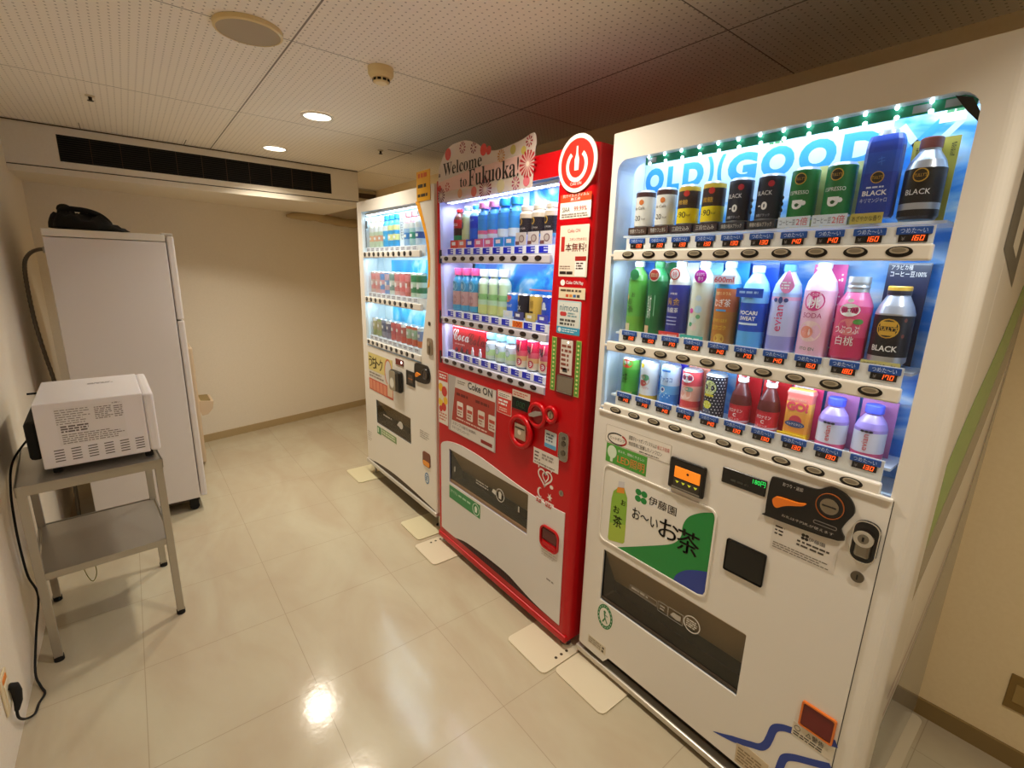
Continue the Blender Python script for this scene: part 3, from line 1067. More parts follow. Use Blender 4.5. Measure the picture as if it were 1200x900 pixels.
b.prism([(.131, .747), (.158, .754), (.160, .735), (.128, .727)], Y - .0015, None, M('#e0902c', .45))
b.prism([(.133, .769), (.156, .774), (.157, .754), (.132, .748)], Y - .0012, None, M('#cfcfd2', .4))
INKD = M('#231c16', .5)
b.text('お', .150, .168, .692, .712, Y - .0018, INKD, bold=.03)
b.text('お', .122, .146, .655, .680, Y - .0018, INKD, bold=.03)
b.text('茶', .124, .160, .606, .648, Y - .0018, INKD, bold=.03)
for dx, dz in ((-.011, .011), (.011, .011), (-.011, -.011), (.011, -.011)):
    b.prism(ellipse(.223 + dx, .751 + dz, .0115, .0105, 14), Y - .0012, None, GR)
b.text('伊藤園', .251, .348, .738, .766, Y - .0012, INKD, bold=.02)
b.text('お〜い', .197, .292, .668, .706, Y - .0018, INKD, bold=.03)
b.text('お', .297, .362, .655, .716, Y - .0018, INKD, bold=.04)
b.text('茶', .360, .430, .640, .714, Y - .0020, INKD, bold=.04)
b.build('tea_poster', N)['label'] = 'green and white tea poster with brushed lettering'
b = MB().box(.314, .426, Y - .012, Y, .826, .920, M('#15120f', .35), bev=.006)
bs = b.build('bill_slot', N)
b = MB().box(.334, .413, Y - .0135, Y - .011, .864, .897, AMBER_LIT, bev=.001)
b.prism(ellipse(.376, .884, .004, .004, 12), Y - .014, None, M('#3a1a05', .5))
b.build('amber_window', bs)
b = MB().box(.334, .413, Y - .0132, Y - .0118, .836, .861, M('#3b352b', .4))
for k in range(4):
    b.prism([(.340 + k * .019, .855), (.352 + k * .019, .855), (.346 + k * .019, .848)], Y - .0137, None, M('#c8d030', .5, emit=.4))
b.box(.330, .416, Y - .0145, Y - .0118, .832, .836, M('#7a7264', .4))
b.build('note_tray', bs)
b = MB().box(.466, .579, Y - .0025, Y, .896, .939, M('#14140f', .2), bev=.0015, seg=1)
b.text('180円', .546, .577, .920, .934, Y - .0029, GREEN_LIT)
b.dashes(.49, .54, .905, .915, 1, Y - .0029, M('#3a3a34', .5), 3)
b.build('credit_display', N)
MB().box(.504, .607, Y - .003, Y, .655, .748, M('#0d0c0b', .12), bev=.005, seg=3).build('card_reader', N)
cp = smooth_curve([(.592, .852), (.745, .860), (.747, .888), (.753, .908), (.764, .935), (.757, .958), (.738, .973), (.712, .977), (.692, .964), (.670, .960), (.600, .958), (.588, .948), (.586, .90), (.587, .86)], 4, closed=True)
b = MB().prism(cp, Y - .006, Y, M('#14110f', .3))
b.text('おつり・返却', .616, .660, .943, .953, Y - .0064, M('#cfc8c0', .5))
b.text('お札は千円札が使えます', .625, .735, .8665, .8735, Y - .0064, M('#b5ada5', .5))
b.rim(rrect(.693, .738, .882, .888, .003, 3), .0015, Y - .0066, Y - .006, M('#77706a', .5))
cpan = b.build('coin_panel', N)
b = MB().rim(ellipse(.718, .933, .0265, .0285, 32), .0016, Y - .009, Y - .006, M('#b5622c', .4, .3))
b.cyl((.718, Y - .0075, .933), 'y', .0262, .002, M('#1c1815', .3), seg=32)
b.cyl((.718, Y - .011, .933), 'y', .0185, .004, M('#8e8473', .25, .8), seg=32)
b.box(.704, .732, Y - .0118, Y - .011, .9315, .9345, M('#120e0a', .5))
b.build('coin_slot', cpan)
lv = [(.601, .902), (.606, .911), (.615, .914), (.637, .915), (.656, .916), (.672, .920), (.668, .914), (.655, .908), (.639, .902), (.626, .895), (.614, .886), (.606, .889)]
b = MB().prism(smooth_curve(lv, 3, closed=True), Y - .013, Y - .006, M('#ee7d1e', .4))
b.build('return_lever', cpan)['label'] = 'orange coin return lever'
b = MB().box(.608, .748, Y - .0006, Y, .773, .853, M('#d9d2c8', .4))
b.text('伊藤園', .688, .722, .829, .839, Y - .001, INKD)
for dx, dz in ((-.004, .004), (.004, .004), (-.004, -.004), (.004, -.004)):
    b.prism(ellipse(.680 + dx, .835 + dz, .0042, .004, 10), Y - .001, None, INKD)
b.dashes(.614, .640, .812, .840, 3, Y - .001, INKD, 5, .4)
b.dashes(.665, .742, .806, .825, 2, Y - .001, M('#4a433c', .5), 7, .5)
b.dashes(.614, .742, .777, .795, 3, Y - .001, M('#7a7268', .5), 8, .4)
b.build('operator_card', N)
b = MB().prism(rrect(.768, .816, .832, .928, .020, 6), Y - .006, Y, M('#1c1916', .3))
b.rim(rrect(.770, .814, .834, .926, .019, 6), .002, Y - .0075, Y, CHROME)
dl = b.build('door_lock', N)
b = MB().cyl((.792, Y - .022, .893), 'y', .0185, .017, CHROME, seg=28).cyl((.792, Y - .0235, .893), 'y', .010, .002, M('#8c877c', .3, .9), seg=24)
b.box(.7775, .8065, Y - .016, Y - .005, .846, .893, M('#8f897e', .3, .9), bev=.006)
b.box(.790, .794, Y - .0242, Y - .023, .888, .898, BLACK)
b.build('lock_handle', dl)
b = MB().cyl((.792, Y - .004, .794), 'y', .0125, .004, M('#6d6558', .3, .8), seg=24).box(.7905, .7935, Y - .0046, Y - .004, .788, .800, BLACK)
b.build('keyhole', N)
# pick-up flap
flap_recess(N, .094, .589, .300, .500, .072)
b = MB().box(.097, .586, .004, .007, .312, .497, SMOKED, bev=.001)
b.box(.097, .586, .001, .006, .304, .314, M('#3c3229', .4))
pf = b.build('pickup_flap', N)
IC = M('#b5aea2', .5)
b = MB()
for (a, c_, za, zb_) in ((.209, .312, .408, .424), (.318, .352, .398, .430), (.355, .405, .398, .432)):
    b.rim(rrect(a, c_, za, zb_, .002, 1), .001, .0032, .0036, IC)
b.dashes(.215, .305, .411, .421, 1, .0034, IC, 2, .7)
b.dashes(.325, .346, .404, .424, 2, .0034, IC, 5, .5)
b.prism([(.362, .410), (.372, .424), (.398, .424), (.398, .408), (.385, .404)], .0032, None, IC)
b.rim(ellipse(.434, .422, .024, .024, 28), .003, .003, .0036, M('#d8d2c6', .5))
b.dashes(.416, .452, .408, .436, 4, .0032, M('#d8d2c6', .5), 9, .6)
b.build('flap_emblem', pf)
def ring_sticker(root, u, z, ru, rz, seed):
    b = MB().prism(ellipse(u, z, ru, rz, 28), Y - .0006, None, M('#2c7d45', .45))
    b.prism(ellipse(u, z, ru * .72, rz * .72, 28), Y - .001, None, M('#e8e6da', .45))
    b.prism(ellipse(u - ru * .05, z + rz * .38, ru * .15, rz * .13, 12), Y - .0014, None, M('#2c7d45', .45))
    b.band([(u - ru * .1, z + rz * .25), (u + ru * .05, z - rz * .1), (u - ru * .25, z - rz * .5)], ru * .16, Y - .0014, Y, M('#2c7d45', .45))
    b.band([(u + ru * .05, z - rz * .1), (u + ru * .35, z - rz * .45)], ru * .14, Y - .0014, Y, M('#2c7d45', .45))
    b.band([(u - ru * .1, z + rz * .2), (u + ru * .35, z + rz * .12)], ru * .10, Y - .0014, Y, M('#2c7d45', .45))
    for k in range(18):
        a = 2 * PI * k / 18
        b.prism(ellipse(u + ru * .86 * math.cos(a), z + rz * .86 * math.sin(a), ru * .06, rz * .06, 6), Y - .001, None, M('#cfe3d2', .45))
    return b.build('recycling_sticker', root)
ring_sticker(N, .123, .246, .034, .048, 1)
b = MB().box(.055, .138, Y - .0005, Y, .094, .128, M('#d4cbb6', .5))
b.dashes(.06, .12, .098, .124, 3, Y - .0009, M('#8a7d68', .6), 4, .5)
b.box(.122, .131, Y - .0009, Y, .112, .120, M('#5a5040', .6)).box(.120, .129, Y - .0009, Y, .098, .107, M('#5a5040', .6))
b.build('serial_sticker', N)
b = MB().rim(rrect(.745, .811, .354, .417, .004, 2), .004, Y - .006, Y, M('#e0762a', .4))
b.box(.744, .812, Y - .002, Y, .353, .418, M('#5e1410', .3))
b.add([(.745, Y - .0055, .357), (.811, Y - .0055, .357), (.811, Y - .0025, .414), (.745, Y - .0025, .414)], [(0, 1, 2, 3)], M('#6c1a16', .25))
b.build('change_tray', N)['label'] = 'dark red coin change tray with an orange rim'
b = MB().box(.730, .822, Y - .0010, Y, .308, .346, M('#d9d0bd', .45))
b.text('△警告', .760, .800, .326, .341, Y - .0014, INKD)
b.rim(ellipse(.741, .333, .006, .006, 14), .001, Y - .0014, Y - .001, INKD)
b.dashes(.734, .818, .310, .324, 2, Y - .0014, INKD, 6, .45)
b.build('warning_sticker', N)
BL = M('#25409a', .4)
b = MB()
s1 = smooth_curve([(.543, .137), (.578, .152), (.614, .170), (.645, .188), (.668, .202), (.680, .222), (.686, .250), (.692, .285), (.708, .304), (.735, .318), (.790, .345), (.822, .362)], 5)
b.band(s1, [min(.018, .001 + .0022 * i) for i in range(len(s1))], Y - .0006, Y, BL)
b.build('blue_stripe', N)
b = MB()
b.band(smooth_curve([(.715, .10), (.718, .150), (.722, .200), (.728, .226), (.748, .246), (.780, .266), (.822, .292)], 5), .018, Y - .0006, Y, BL)
b.build('blue_stripe', N)
b = MB().prism([(.610, .160), (.640, .172), (.696, .168), (.690, .10), (.612, .10)], Y - .0009, Y, M('#cdbb9c', .5))
b.dashes(.616, .684, .106, .156, 5, Y - .0013, M('#8d7a5c', .5), 3, .45)
b.build('inspection_sticker', N)
# graphics on the side that faces the camera: outline in (depth, height)
b = MB()
def side_poly(pts, m, off=.0005):
    pts = pts if area2(pts) > 0 else pts[::-1]
    tris = tessellate_polygon([[Vector((y, z, 0)) for y, z in pts]])
    fs = [tuple(t) if area2([pts[i] for i in t]) > 0 else tuple(t)[::-1] for t in tris]
    b.add([(W - .001 + off, y, z) for y, z in pts], fs, m)
side_poly(smooth_curve([(.083, 1.06), (.20, 1.16), (.40, 1.30), (.695, 1.58)], 5) + smooth_curve([(.695, 1.44), (.45, 1.16), (.25, 1.0), (.083, .87)], 5), M('#6aa83e', .2))
side_poly(smooth_curve([(.083, .868), (.25, .998), (.45, 1.158), (.695, 1.438)], 5) + smooth_curve([(.695, 1.28), (.45, 1.02), (.25, .86), (.083, .74)], 5), M('#8e8b84', .2))
LOWER = smooth_curve([(.083, .400), (.25, .490), (.40, .610), (.50, .730), (.58, .900), (.640, 1.09), (.695, 1.33)], 4)
side_poly(LOWER + [(.695, .06), (.083, .06)], M('#8f9496', .12))
for dz, hh in ((.035, .008), (.085, .007)):
    side_poly([(y, z + dz) for y, z in LOWER] + [(y, z + dz - hh) for y, z in LOWER[::-1]], M('#8a4a48', .3))
side_poly([(.10, 1.49), (.34, 1.42), (.34, 1.66), (.10, 1.70)], M('#6d6a62', .5))
side_poly([(.20, 1.50), (.28, 1.48), (.28, 1.62), (.20, 1.63)], M('#e2dccb', .5), .0009)
side_poly([(.30, 1.70), (.50, 1.66), (.50, 1.74), (.30, 1.77)], M('#6aa83e', .4))
b.build('side_graphic', N)

# ------------------------------------------------------------------ the red machine in the middle
R = empty('vending_machine', (-.033, 2.02, 0), RZ)
tag(R, 'red vending machine standing between the two white ones', 'vending machine', 'three vending machines along the wall')
WR = .965
XR_ = XB + .03
b = MB().box(.004, WR - .002, .155, XR_, .052, 1.806, RED, bev=.004)
b.box(.004, WR - .002, .092, .155, .052, .975, RED).box(.004, WR - .002, .092, .155, 1.745, 1.806, RED)
b.box(.004, .012, .092, .155, .975, 1.745, RED).box(.828, WR - .002, .092, .155, .975, 1.745, RED)
b.build('cabinet', R)
MB().box(.010, WR - .006, .095, XR_ - .004, 1.8062, 1.8095, RED).build('top_panel', R)
winR = [(.048, .990), (.786, .986), (.812, 1.733), (.032, 1.733)]
flapR = rrect(.110, .718, .384, .563, .004, 2)
b = MB().prism([(.022, .058), (.935, .058), (.935, 1.811), (.022, 1.811)], 0, .09, RED, holes=[winR, flapR], side=M('#c9cdf0', .4))
q = [(0, .09), (0, .012)] + [(.012 - .012 * math.cos(a), .012 - .012 * math.sin(a)) for a in [PI / 2 * i / 5 for i in range(1, 6)]] + [(.022, 0), (.022, .09)]
b.plan(q, .045, 1.811, RED)
q = [(.935, .09), (.935, 0)] + [(.940 + .025 * math.sin(a), .025 - .025 * math.cos(a)) for a in [PI / 2 * i / 8 for i in range(9)]] + [(.965, .09)]
b.plan(q, .045, 1.811, RED)
b.build('front_door', R)
cavity(R, .022, .820, .986, 1.733, .091, .142, M('#cdd1f4', .5))
MB().box(.0, .962, -.006, .03, .036, .066, RED, bev=.006).build('bottom_rail', R)
leveling_feet(R, (.03, .935), (.03, .66), .05)
# white lower panel with a wavy foot
b = MB()
up = smooth_curve([(.030, .560), (.050, .580), (.110, .600), (.200, .612), (.273, .613), (.370, .610), (.463, .600), (.560, .588), (.665, .576), (.771, .569), (.850, .568), (.924, .572)], 3)
dn = smooth_curve([(.926, .096), (.830, .099), (.751, .107), (.670, .122), (.586, .136), (.430, .134), (.275, .124), (.200, .108), (.154, .098), (.033, .100)], 3)
b.prism(up + dn, -.0035, -.0003, M('#dcd8d4', .35, coat=.2), holes=[flapR])
b.build('white_panel', R)
b = MB().prism(dn[:-1] + [(.033, .097), (.926, .093)], -.0012, -.0003, M('#2a0608', .6))
for i in range(46):
    u = .20 + i * .0115
    b.box(u, u + .004, -.0022, -.001, .098, .098 + .028 * math.sin(PI * min(1, max(.12, (u - .12) / .66))), M('#4a0c10', .5))
b.build('vent_grille', R)
WAT = water_poster_material('water_splash_poster', '#1277dc', '#35b4ea', '#f4fbff', 7.0, (1, 1, .8))
b = MB().box(.024, .818, .138, .1415, .99, 1.73, M('#e6e8ff', .5))
b.box(.50, .817, .1355, .138, 1.56, 1.732, WAT).box(.14, .50, .1355, .138, 1.64, 1.732, M('#d6ecff', .5))
b.box(.10, .815, .1355, .138, 1.27, 1.455, WAT)
b.box(.022, .12, .1355, .138, 1.0, 1.455, M('#cfd2f4', .5))
b.prism([(.655, 1.36), (.74, 1.36), (.735, 1.40), (.715, 1.42), (.712, 1.445), (.690, 1.445), (.686, 1.42), (.665, 1.40)], .1345, .1354, M('#e4ecff', .5))
b.box(.52, .815, .1345, .1354, 1.352, 1.358, M('#ee8888', .5))
b.build('backdrop_poster', R)
b = MB().box(.05, .79, .016, .05, 1.716, 1.728, M('#f0f4ff', .4))
for i in range(24):
    b.box(.07 + i * .03, .085 + i * .03, .020, .046, 1.7145, 1.716, LED_LIT)
b.build('led_strip', R)
led_row(R, .06, .79, 1.712, .045, LED_W['red'][0])
U0R, PR = .097, .0699
for row, (zb, zt, zs) in enumerate(((1.473, 1.491, 1.518), (1.197, 1.2135, 1.240), (1.004, 1.0215, 1.048))):
    ul, ur = (.060, .783)
    b = MB().box(ul, ur, -.0062, .011, zb - .018, zb + .013, M('#c6c2cc', .35, coat=.2), bev=.004)
    b.box(ul - .018, ul, -.004, .006, zb + .002, zb + .012, M('#c6c2cc', .35), bev=.001)
    b.box(ul - .036, ul - .020, -.002, .004, zb - .02, zb + .04, M('#1c1418', .5))
    b.box(ul + .02, ur + .018, .0165, .0195, zb - .014, zt + .028, M('#f0f0fa', .35))
    r_ = b.build('button_rail', R)
    for i in range(10):
        place('selection_button', red_button(), r_, (U0R + PR * i, -.001, zb))
        place('price_tag', red_tag(row == 1 and i == 7), r_, (U0R + PR * i + .010, .0163, zt))
    shelf(R, .050, .80, zs, .0295, .133)
    if row < 2:
        led_row(R, .06, .78, zb - .020, .0235, LED_W['red'][row + 1])
MB().prism([(.050, .992), (.784, .988), (.810, 1.731), (.034, 1.731)], .0125, .0145, GLASS).build('window_glass', R)
Y = -.0006
b = MB().prism(rrect(.8205, .957, 1.596, 1.671, .003, 2), Y, None, M('#efe9e0', .4))
b.box(.8205, .957, Y - .0006, Y - .0001, 1.647, 1.671, M('#e04a22', .4))
b.text('抗ウイルスフィルム', .832, .946, 1.661, 1.671, Y - .001, WHITE)
b.text('施工済', .868, .910, 1.650, 1.659, Y - .001, WHITE)
b.text('SIAA', .832, .866, 1.618, 1.632, Y - .001, M('#555555', .5))
b.text('99.99%', .885, .940, 1.618, 1.632, Y - .001, M('#b03a34', .5))
b.dashes(.83, .95, 1.599, 1.613, 2, Y - .001, M('#8a8078', .5), 3)
b.build('antiviral_sticker', R)
CREAM = M('#e8dcca', .42)
RT = M('#b8261f', .5)
b = MB().prism(rrect(.8265, .956, 1.413, 1.576, .003, 2), Y, None, CREAM)
b.text('Coke ON', .862, .918, 1.553, 1.564, Y - .0005, RT)
b.text('1', .834, .850, 1.494, 1.541, Y - .0005, RT, bold=.02)
b.text('本無料!', .855, .948, 1.493, 1.520, Y - .0005, RT, bold=.03)
b.text('スタンプためると', .872, .948, 1.527, 1.536, Y - .0005, RT)
b.prism(rrect(.902, .950, 1.415, 1.478, .005, 3), Y - .0006, None, M('#f4f0ea', .4))
b.box(.902, .950, Y - .0010, Y - .0007, 1.464, 1.478, M('#a8201c', .4))
b.dashes(.908, .946, 1.436, 1.460, 3, Y - .001, M('#4a3030', .5), 5, .55)
b.dashes(.832, .895, 1.436, 1.450, 2, Y - .0005, M('#8a6a5a', .5), 6, .4)
b.box(.833, .862, Y - .0008, Y - .0001, 1.421, 1.430, M('#2a1c18', .4)).box(.865, .893, Y - .0008, Y - .0001, 1.421, 1.430, M('#2a1c18', .4))
b.build('free_drink_sticker', R)
b = MB().box(.834, .955, Y - .0005, Y, 1.342, 1.378, M('#e6d6b6', .42))
b.prism(ellipse(.850, 1.393, .011, .010, 18), Y - .0004, None, WHITE)
b.text('Coke ON Pay', .866, .944, 1.386, 1.400, Y - .0004, WHITE, bold=.01)
b.dashes(.842, .945, 1.362, 1.374, 1, Y - .0009, M('#5a4a3a', .5), 8)
for k, cc in enumerate(('#c8502a', '#d88a30', '#3a6aa8', '#4a4a4a')):
    b.box(.868 + k * .017, .881 + k * .017, Y - .0009, Y, 1.347, 1.356, M(cc, .5))
b.build('pay_sticker', R)
b = MB().prism(rrect(.831, .941, 1.222, 1.335, .004, 2), Y, None, M('#b7d0d4', .42))
b.prism(rrect(.836, .936, 1.247, 1.330, .003, 2), Y - .0005, None, M('#d9dcd6', .42))
b.text('nimoca', .843, .929, 1.301, 1.322, Y - .0009, M('#2f6d84', .5))
b.prism(rrect(.845, .876, 1.283, 1.297, .006, 3), Y - .0009, None, M('#c03a3a', .5))
b.dashes(.882, .928, 1.280, 1.298, 2, Y - .0009, M('#7aa0a8', .5), 2)
b.dashes(.845, .930, 1.250, 1.275, 2, Y - .0009, M('#4a4a48', .5), 12, .6)
b.box(.831, .941, Y - .0006, Y, 1.224, 1.246, M('#3d9ac0', .42))
b.prism(ellipse(.846, 1.235, .008, .008, 16), Y - .001, None, M('#d8ecf2', .5))
b.dashes(.858, .934, 1.228, 1.242, 2, Y - .001, M('#d8ecf2', .5), 4, .5)
b.build('transit_card_sticker', R)
b = MB().box(.838, .930, -.003, -.0003, 1.012, 1.208, M('#7d0d12', .4))
b.box(.850, .927, -.006, -.003, 1.018, 1.078, M('#8d8272', .35, .4), bev=.004)
b.box(.862, .918, -.0055, -.003, 1.085, 1.203, M('#d7cfc6', .4))
b.dashes(.866, .914, 1.095, 1.19, 6, -.006, M('#8a4a3a', .5), 3, .55)
b.box(.875, .898, -.006, -.0055, 1.092, 1.106, M('#4a4440', .5))
b.prism(ellipse(.896, 1.196, .004, .004, 10), -.006, None, M('#fff4e0', .5, emit=2.0))
b.build('card_reader', R)
for u0, u1 in ((.812, .836), (.930, .953)):
    b = MB().box(u0, u1, -.0012, -.0003, 1.015, 1.207, M('#b9b868', .45))
    b.box(u0 + .002, u1 - .002, -.0016, -.0012, 1.018, 1.204, M('#5f9a3a', .45))
    for k in range(12):
        z = 1.03 + k * .0145
        b.prism(ellipse((u0 + u1) / 2, z, .005, .004, 8), -.002, None, M('#d8dc8a', .5))
    b.build('strip_sticker', R)
b = MB().box(.008, .097, -.0008, -.0002, .675, .940, M('#e6dfd4', .42))
b.box(.010, .095, -.0012, -.0007, .895, .937, M('#c8342a', .42))
b.dashes(.018, .088, .905, .930, 2, -.0016, WHITE, 3)
for (u, z, r_, cc) in ((.03, .86, .022, '#e8b82a'), (.065, .845, .026, '#c8342a'), (.04, .815, .02, '#d8d0b0'), (.075, .80, .02, '#e8b82a'), (.03, .785, .022, '#e8c43a'), (.06, .765, .022, '#c8342a'), (.03, .75, .016, '#c8342a')):
    b.prism(ellipse(u, z, r_, r_, 14), -.0012 - u * .002, None, M(cc, .45))
b.dashes(.016, .09, .69, .735, 3, -.0012, M('#c86a50', .5), 4, .5)
b.build('side_poster', R)
# app poster
b = MB().box(.106, .490, -.0030, -.0003, .664, .940, M('#b9b3b0', .3, .2))
b.prism([(.175, .938), (.489, .938), (.482, .666), (.125, .668)], -.0034, None, M('#d8d2cc', .4))
b.text('Coke ON', .277, .466, .904, .937, -.0040, M('#3a3434', .5), bold=.02)
b.dashes(.19, .262, .91, .93, 2, -.0040, M('#8a8078', .5), 3, .4)
b.prism([(.168, .888), (.486, .888), (.482, .731), (.138, .722)], -.0037, None, M('#a8382a', .4))
b.dashes(.18, .30, .850, .868, 1, -.0041, M('#6a1c14', .5), 5, .7)
b.dashes(.34, .475, .850, .868, 1, -.0041, M('#6a1c14', .5), 6, .7)
for u, cc in ((.186, '#e8ddd6'), (.268, '#e0d2c8'), (.360, '#d8cfc4'), (.440, '#dcd2c8')):
    b.prism(rrect(u, u + .052, .755, .826, .006, 3), -.0041, None, M(cc, .4))
    b.box(u + .006, u + .046, -.0045, -.0042, .790, .805, M('#b84a3a', .5))
    b.dashes(u + .006, u + .046, .760, .785, 2, -.0045, M('#a06a5c', .5), int(u * 100), .6)
b.dashes(.18, .47, .735, .748, 1, -.0041, M('#e8c8be', .5), 9, .5)
b.text('スタンプ15個で1本無料', .145, .345, .702, .717, -.0040, M('#4a3a36', .5))
b.text('今すぐダウンロード!', .140, .290, .680, .695, -.0040, M('#4a3a36', .5))
b.box(.385, .470, -.0042, -.0035, .680, .696, M('#8a2018', .5))
b.build('app_poster', R)
b = MB().box(.499, .593, -.0009, -.0003, .853, .948, M('#d8382c', .42))
b.rim(rrect(.501, .591, .855, .946, .003, 2), .002, -.0012, -.0003, M('#e8d4c8', .42))
b.box(.503, .589, -.0012, -.0009, .920, .944, M('#e8dfd6', .42))
b.dashes(.508, .584, .924, .940, 2, -.0016, M('#6a5a50', .5), 4, .4)
b.dashes(.508, .584, .886, .914, 2, -.0014, WHITE, 5, .6)
b.dashes(.512, .58, .862, .880, 2, -.0014, M('#f0c8bc', .5), 6, .6)
b.build('notice_sticker', R)
b = MB().box(.598, .705, -.002, -.0003, .943, .971, M('#dcc9ba', .42))
b.dashes(.606, .698, .948, .967, 2, -.0024, M('#c05a48', .5), 4, .5)
b.box(.598, .705, -.0035, -.0003, .896, .943, M('#0f1a12', .2), bev=.0015)
segment_digits(b, '000', .625, .908, .014, .022, -.004, M('#1d4a2a', .5))
b.build('credit_display', R)
def torus(mb, u, z, r, w, y, m, ru=1.0, n=36, seg=10):
    mb.tube([(u + r * ru * math.cos(2 * PI * i / n), y, z + r * math.sin(2 * PI * i / n)) for i in range(n)], w, m, seg=seg, closed=True)
b = MB()
b.cyl((.669, -.012, .815), 'y', .062, .012, RED, seg=36)
torus(b, .669, .815, .059, .011, -.013, RED)
bi = b.build('bill_slot', R)
b = MB().box(.634, .702, -.018, -.010, .782, .846, M('#b8a490', .35, .3), bev=.004)
b.box(.640, .698, -.0185, -.017, .826, .832, M('#3a2a22', .5))
b.prism(ellipse(.668, .812, .011, .010, 16), -.0186, None, M('#e8d4c0', .4))
b.build('bill_window', bi)
b = MB().cyl((.760, -.010, .905), 'y', .044, .010, M('#98080e', .35), seg=36)
torus(b, .760, .905, .042, .009, -.010, RED)
cs = b.build('coin_slot', R)
MB().prism([(.722, .903), (.748, .918), (.790, .925), (.792, .915), (.752, .898), (.726, .895)], -.022, -.010, M('#b6aca4', .3, .5)).build('return_lever', cs)
b = MB().cyl((.833, -.010, .925), 'y', .026, .010, M('#98080e', .35), seg=30)
torus(b, .833, .925, .026, .008, -.010, RED)
b.cyl((.833, -.013, .925), 'y', .014, .004, M('#c0a890', .3, .6), seg=20).box(.8315, .8345, -.0136, -.013, .916, .934, BLACK)
b.build('coin_inlet', R)
b = MB().prism(rrect(.796, .859, .792, .858, .004, 3), -.0009, None, M('#cfd8dc', .4))
b.box(.797, .858, -.0013, -.0010, .793, .808, M('#5aa0cc', .4))
b.dashes(.804, .852, .815, .850, 3, -.0014, M('#5a6470', .5), 5, .55)
b.build('ic_card_sticker', R)
b = MB().box(.737, .876, -.0009, -.0003, .707, .771, M('#e0d8d0', .4))
b.dashes(.744, .775, .722, .764, 3, -.0013, M('#5a4a44', .5), 5, .4)
b.dashes(.785, .868, .735, .760, 2, -.0013, M('#9a918a', .5), 6, .7)
b.dashes(.744, .868, .711, .722, 1, -.0013, M('#7a7068', .5), 7, .4)
b.build('operator_card', R)
b = MB().prism(rrect(.878, .926, .770, .875, .016, 5), -.008, -.0003, M('#a9a298', .25, .8))
b.rim(rrect(.879, .925, .771, .874, .016, 5), .002, -.0095, -.002, CHROME)
for z in (.855, .835, .80):
    b.cyl((.902, -.011, z), 'y', .010 if z < .85 else .007, .004, M('#7d766c', .25, .9), seg=18)
b.build('door_lock', R)
b = MB()
HW = M('#eadfd8', .42)
hp = [(.5 + .40 * math.sin(t_) ** 3, .5 + (.39 * math.cos(t_) - .15 * math.cos(2 * t_) - .06 * math.cos(3 * t_) - .03 * math.cos(4 * t_))) for t_ in [2 * PI * i / 40 for i in range(41)]]
b.band([(.760 + .094 * u, .632 + .075 * z) for u, z in hp], .007, -.0009, -.0003, HW)
b.band([(.790 + .040 * u, .648 + .045 * z) for u, z in hp], .005, -.0009, -.0003, HW)
b.prism(ellipse(.845, .643, .010, .008, 12), -.0009, None, HW)
for u, z in ((.770, .703), (.805, .712), (.840, .706)):
    b.prism(ellipse(u, z, .003, .006, 8), -.0009, None, HW)
b.band([(.786 + .014 * math.cos(a), .600 + .018 * math.sin(a)) for a in [PI * (.4 + 1.3 * i / 14) for i in range(15)]], [.001 + .008 * math.sin(PI * i / 14) for i in range(15)], -.0009, -.0003, HW)
star = [((.006 if i % 2 else .016) * math.cos(PI * i / 6 + .2), (.007 if i % 2 else .019) * math.sin(PI * i / 6 + .2)) for i in range(12)]
b.prism([(.838 + u, .598 + z) for u, z in star], -.0009, None, HW)
b.box(.764, .808, -.0009, -.0003, .553, .577, HW).box(.816, .862, -.0009, -.0003, .553, .577, HW)
b.dashes(.768, .804, .556, .574, 2, -.0048, M('#c03028', .5), 3, .6)
b.dashes(.820, .858, .556, .574, 2, -.0048, M('#c03028', .5), 4, .6)
b.build('heart_decal', R)
MB().cyl((.898, -.003, .641), 'y', .011, .003, M('#a09888', .3, .8), seg=20).box(.8965, .8995, -.0036, -.003, .636, .646, BLACK).build('keyhole', R)
flap_recess(R, .110, .718, .384, .563, .078)
b = MB().box(.113, .715, .004, .007, .400, .560, SMOKED, bev=.001)
b.box(.113, .715, .001, .008, .387, .402, M('#8a6d52', .4))
b.box(.150, .158, .0025, .004, .455, .480, M('#b8b0a4', .4)).box(.650, .658, .0025, .004, .455, .480, M('#b8b0a4', .4))
pf = b.build('pickup_flap', R)
b = MB()
b.rim(ellipse(.525, .478, .027, .027, 28), .003, .003, .0036, M('#d8d2c6', .5))
b.prism([(.516, .462), (.534, .462), (.536, .488), (.525, .498), (.514, .488)], .003, None, M('#d8d2c6', .5))
b.prism([(.465, .472), (.475, .490), (.495, .488), (.493, .466)], .003, None, M('#d8d2c6', .5))
b.dashes(.34, .45, .462, .488, 2, .0032, IC, 9, .5)
b.build('flap_emblem', pf)
b = MB().box(.113, .386, -.0042, -.0036, .303, .372, M('#2f8a4c', .42))
b.text('リサイクル', .122, .190, .338, .356, -.0046, M('#cfe8d4', .5))
b.dashes(.20, .33, .338, .354, 1, -.0046, M('#a8d4b4', .5), 5, .6)
b.rim(ellipse(.352, .337, .025, .027, 24), .003, -.0047, -.0042, M('#e2efe2', .5))
b.prism([(.343, .322), (.361, .322), (.363, .345), (.352, .356), (.341, .345)], -.0046, None, M('#e2efe2', .5))
b.build('recycling_sticker', R)
b = MB().rim(rrect(.806, .897, .390, .474, .024, 5), .006, -.010, -.0036, RED)
b.prism(rrect(.804, .899, .388, .476, .025, 5), -.0044, -.0036, M('#7c1a18', .3))
b.box(.812, .892, -.0085, -.0044, .392, .415, RED, bev=.004)
b.box(.812, .892, -.0060, -.0044, .420, .466, M('#5d1412', .2), bev=.002)
b.build('change_tray', R)
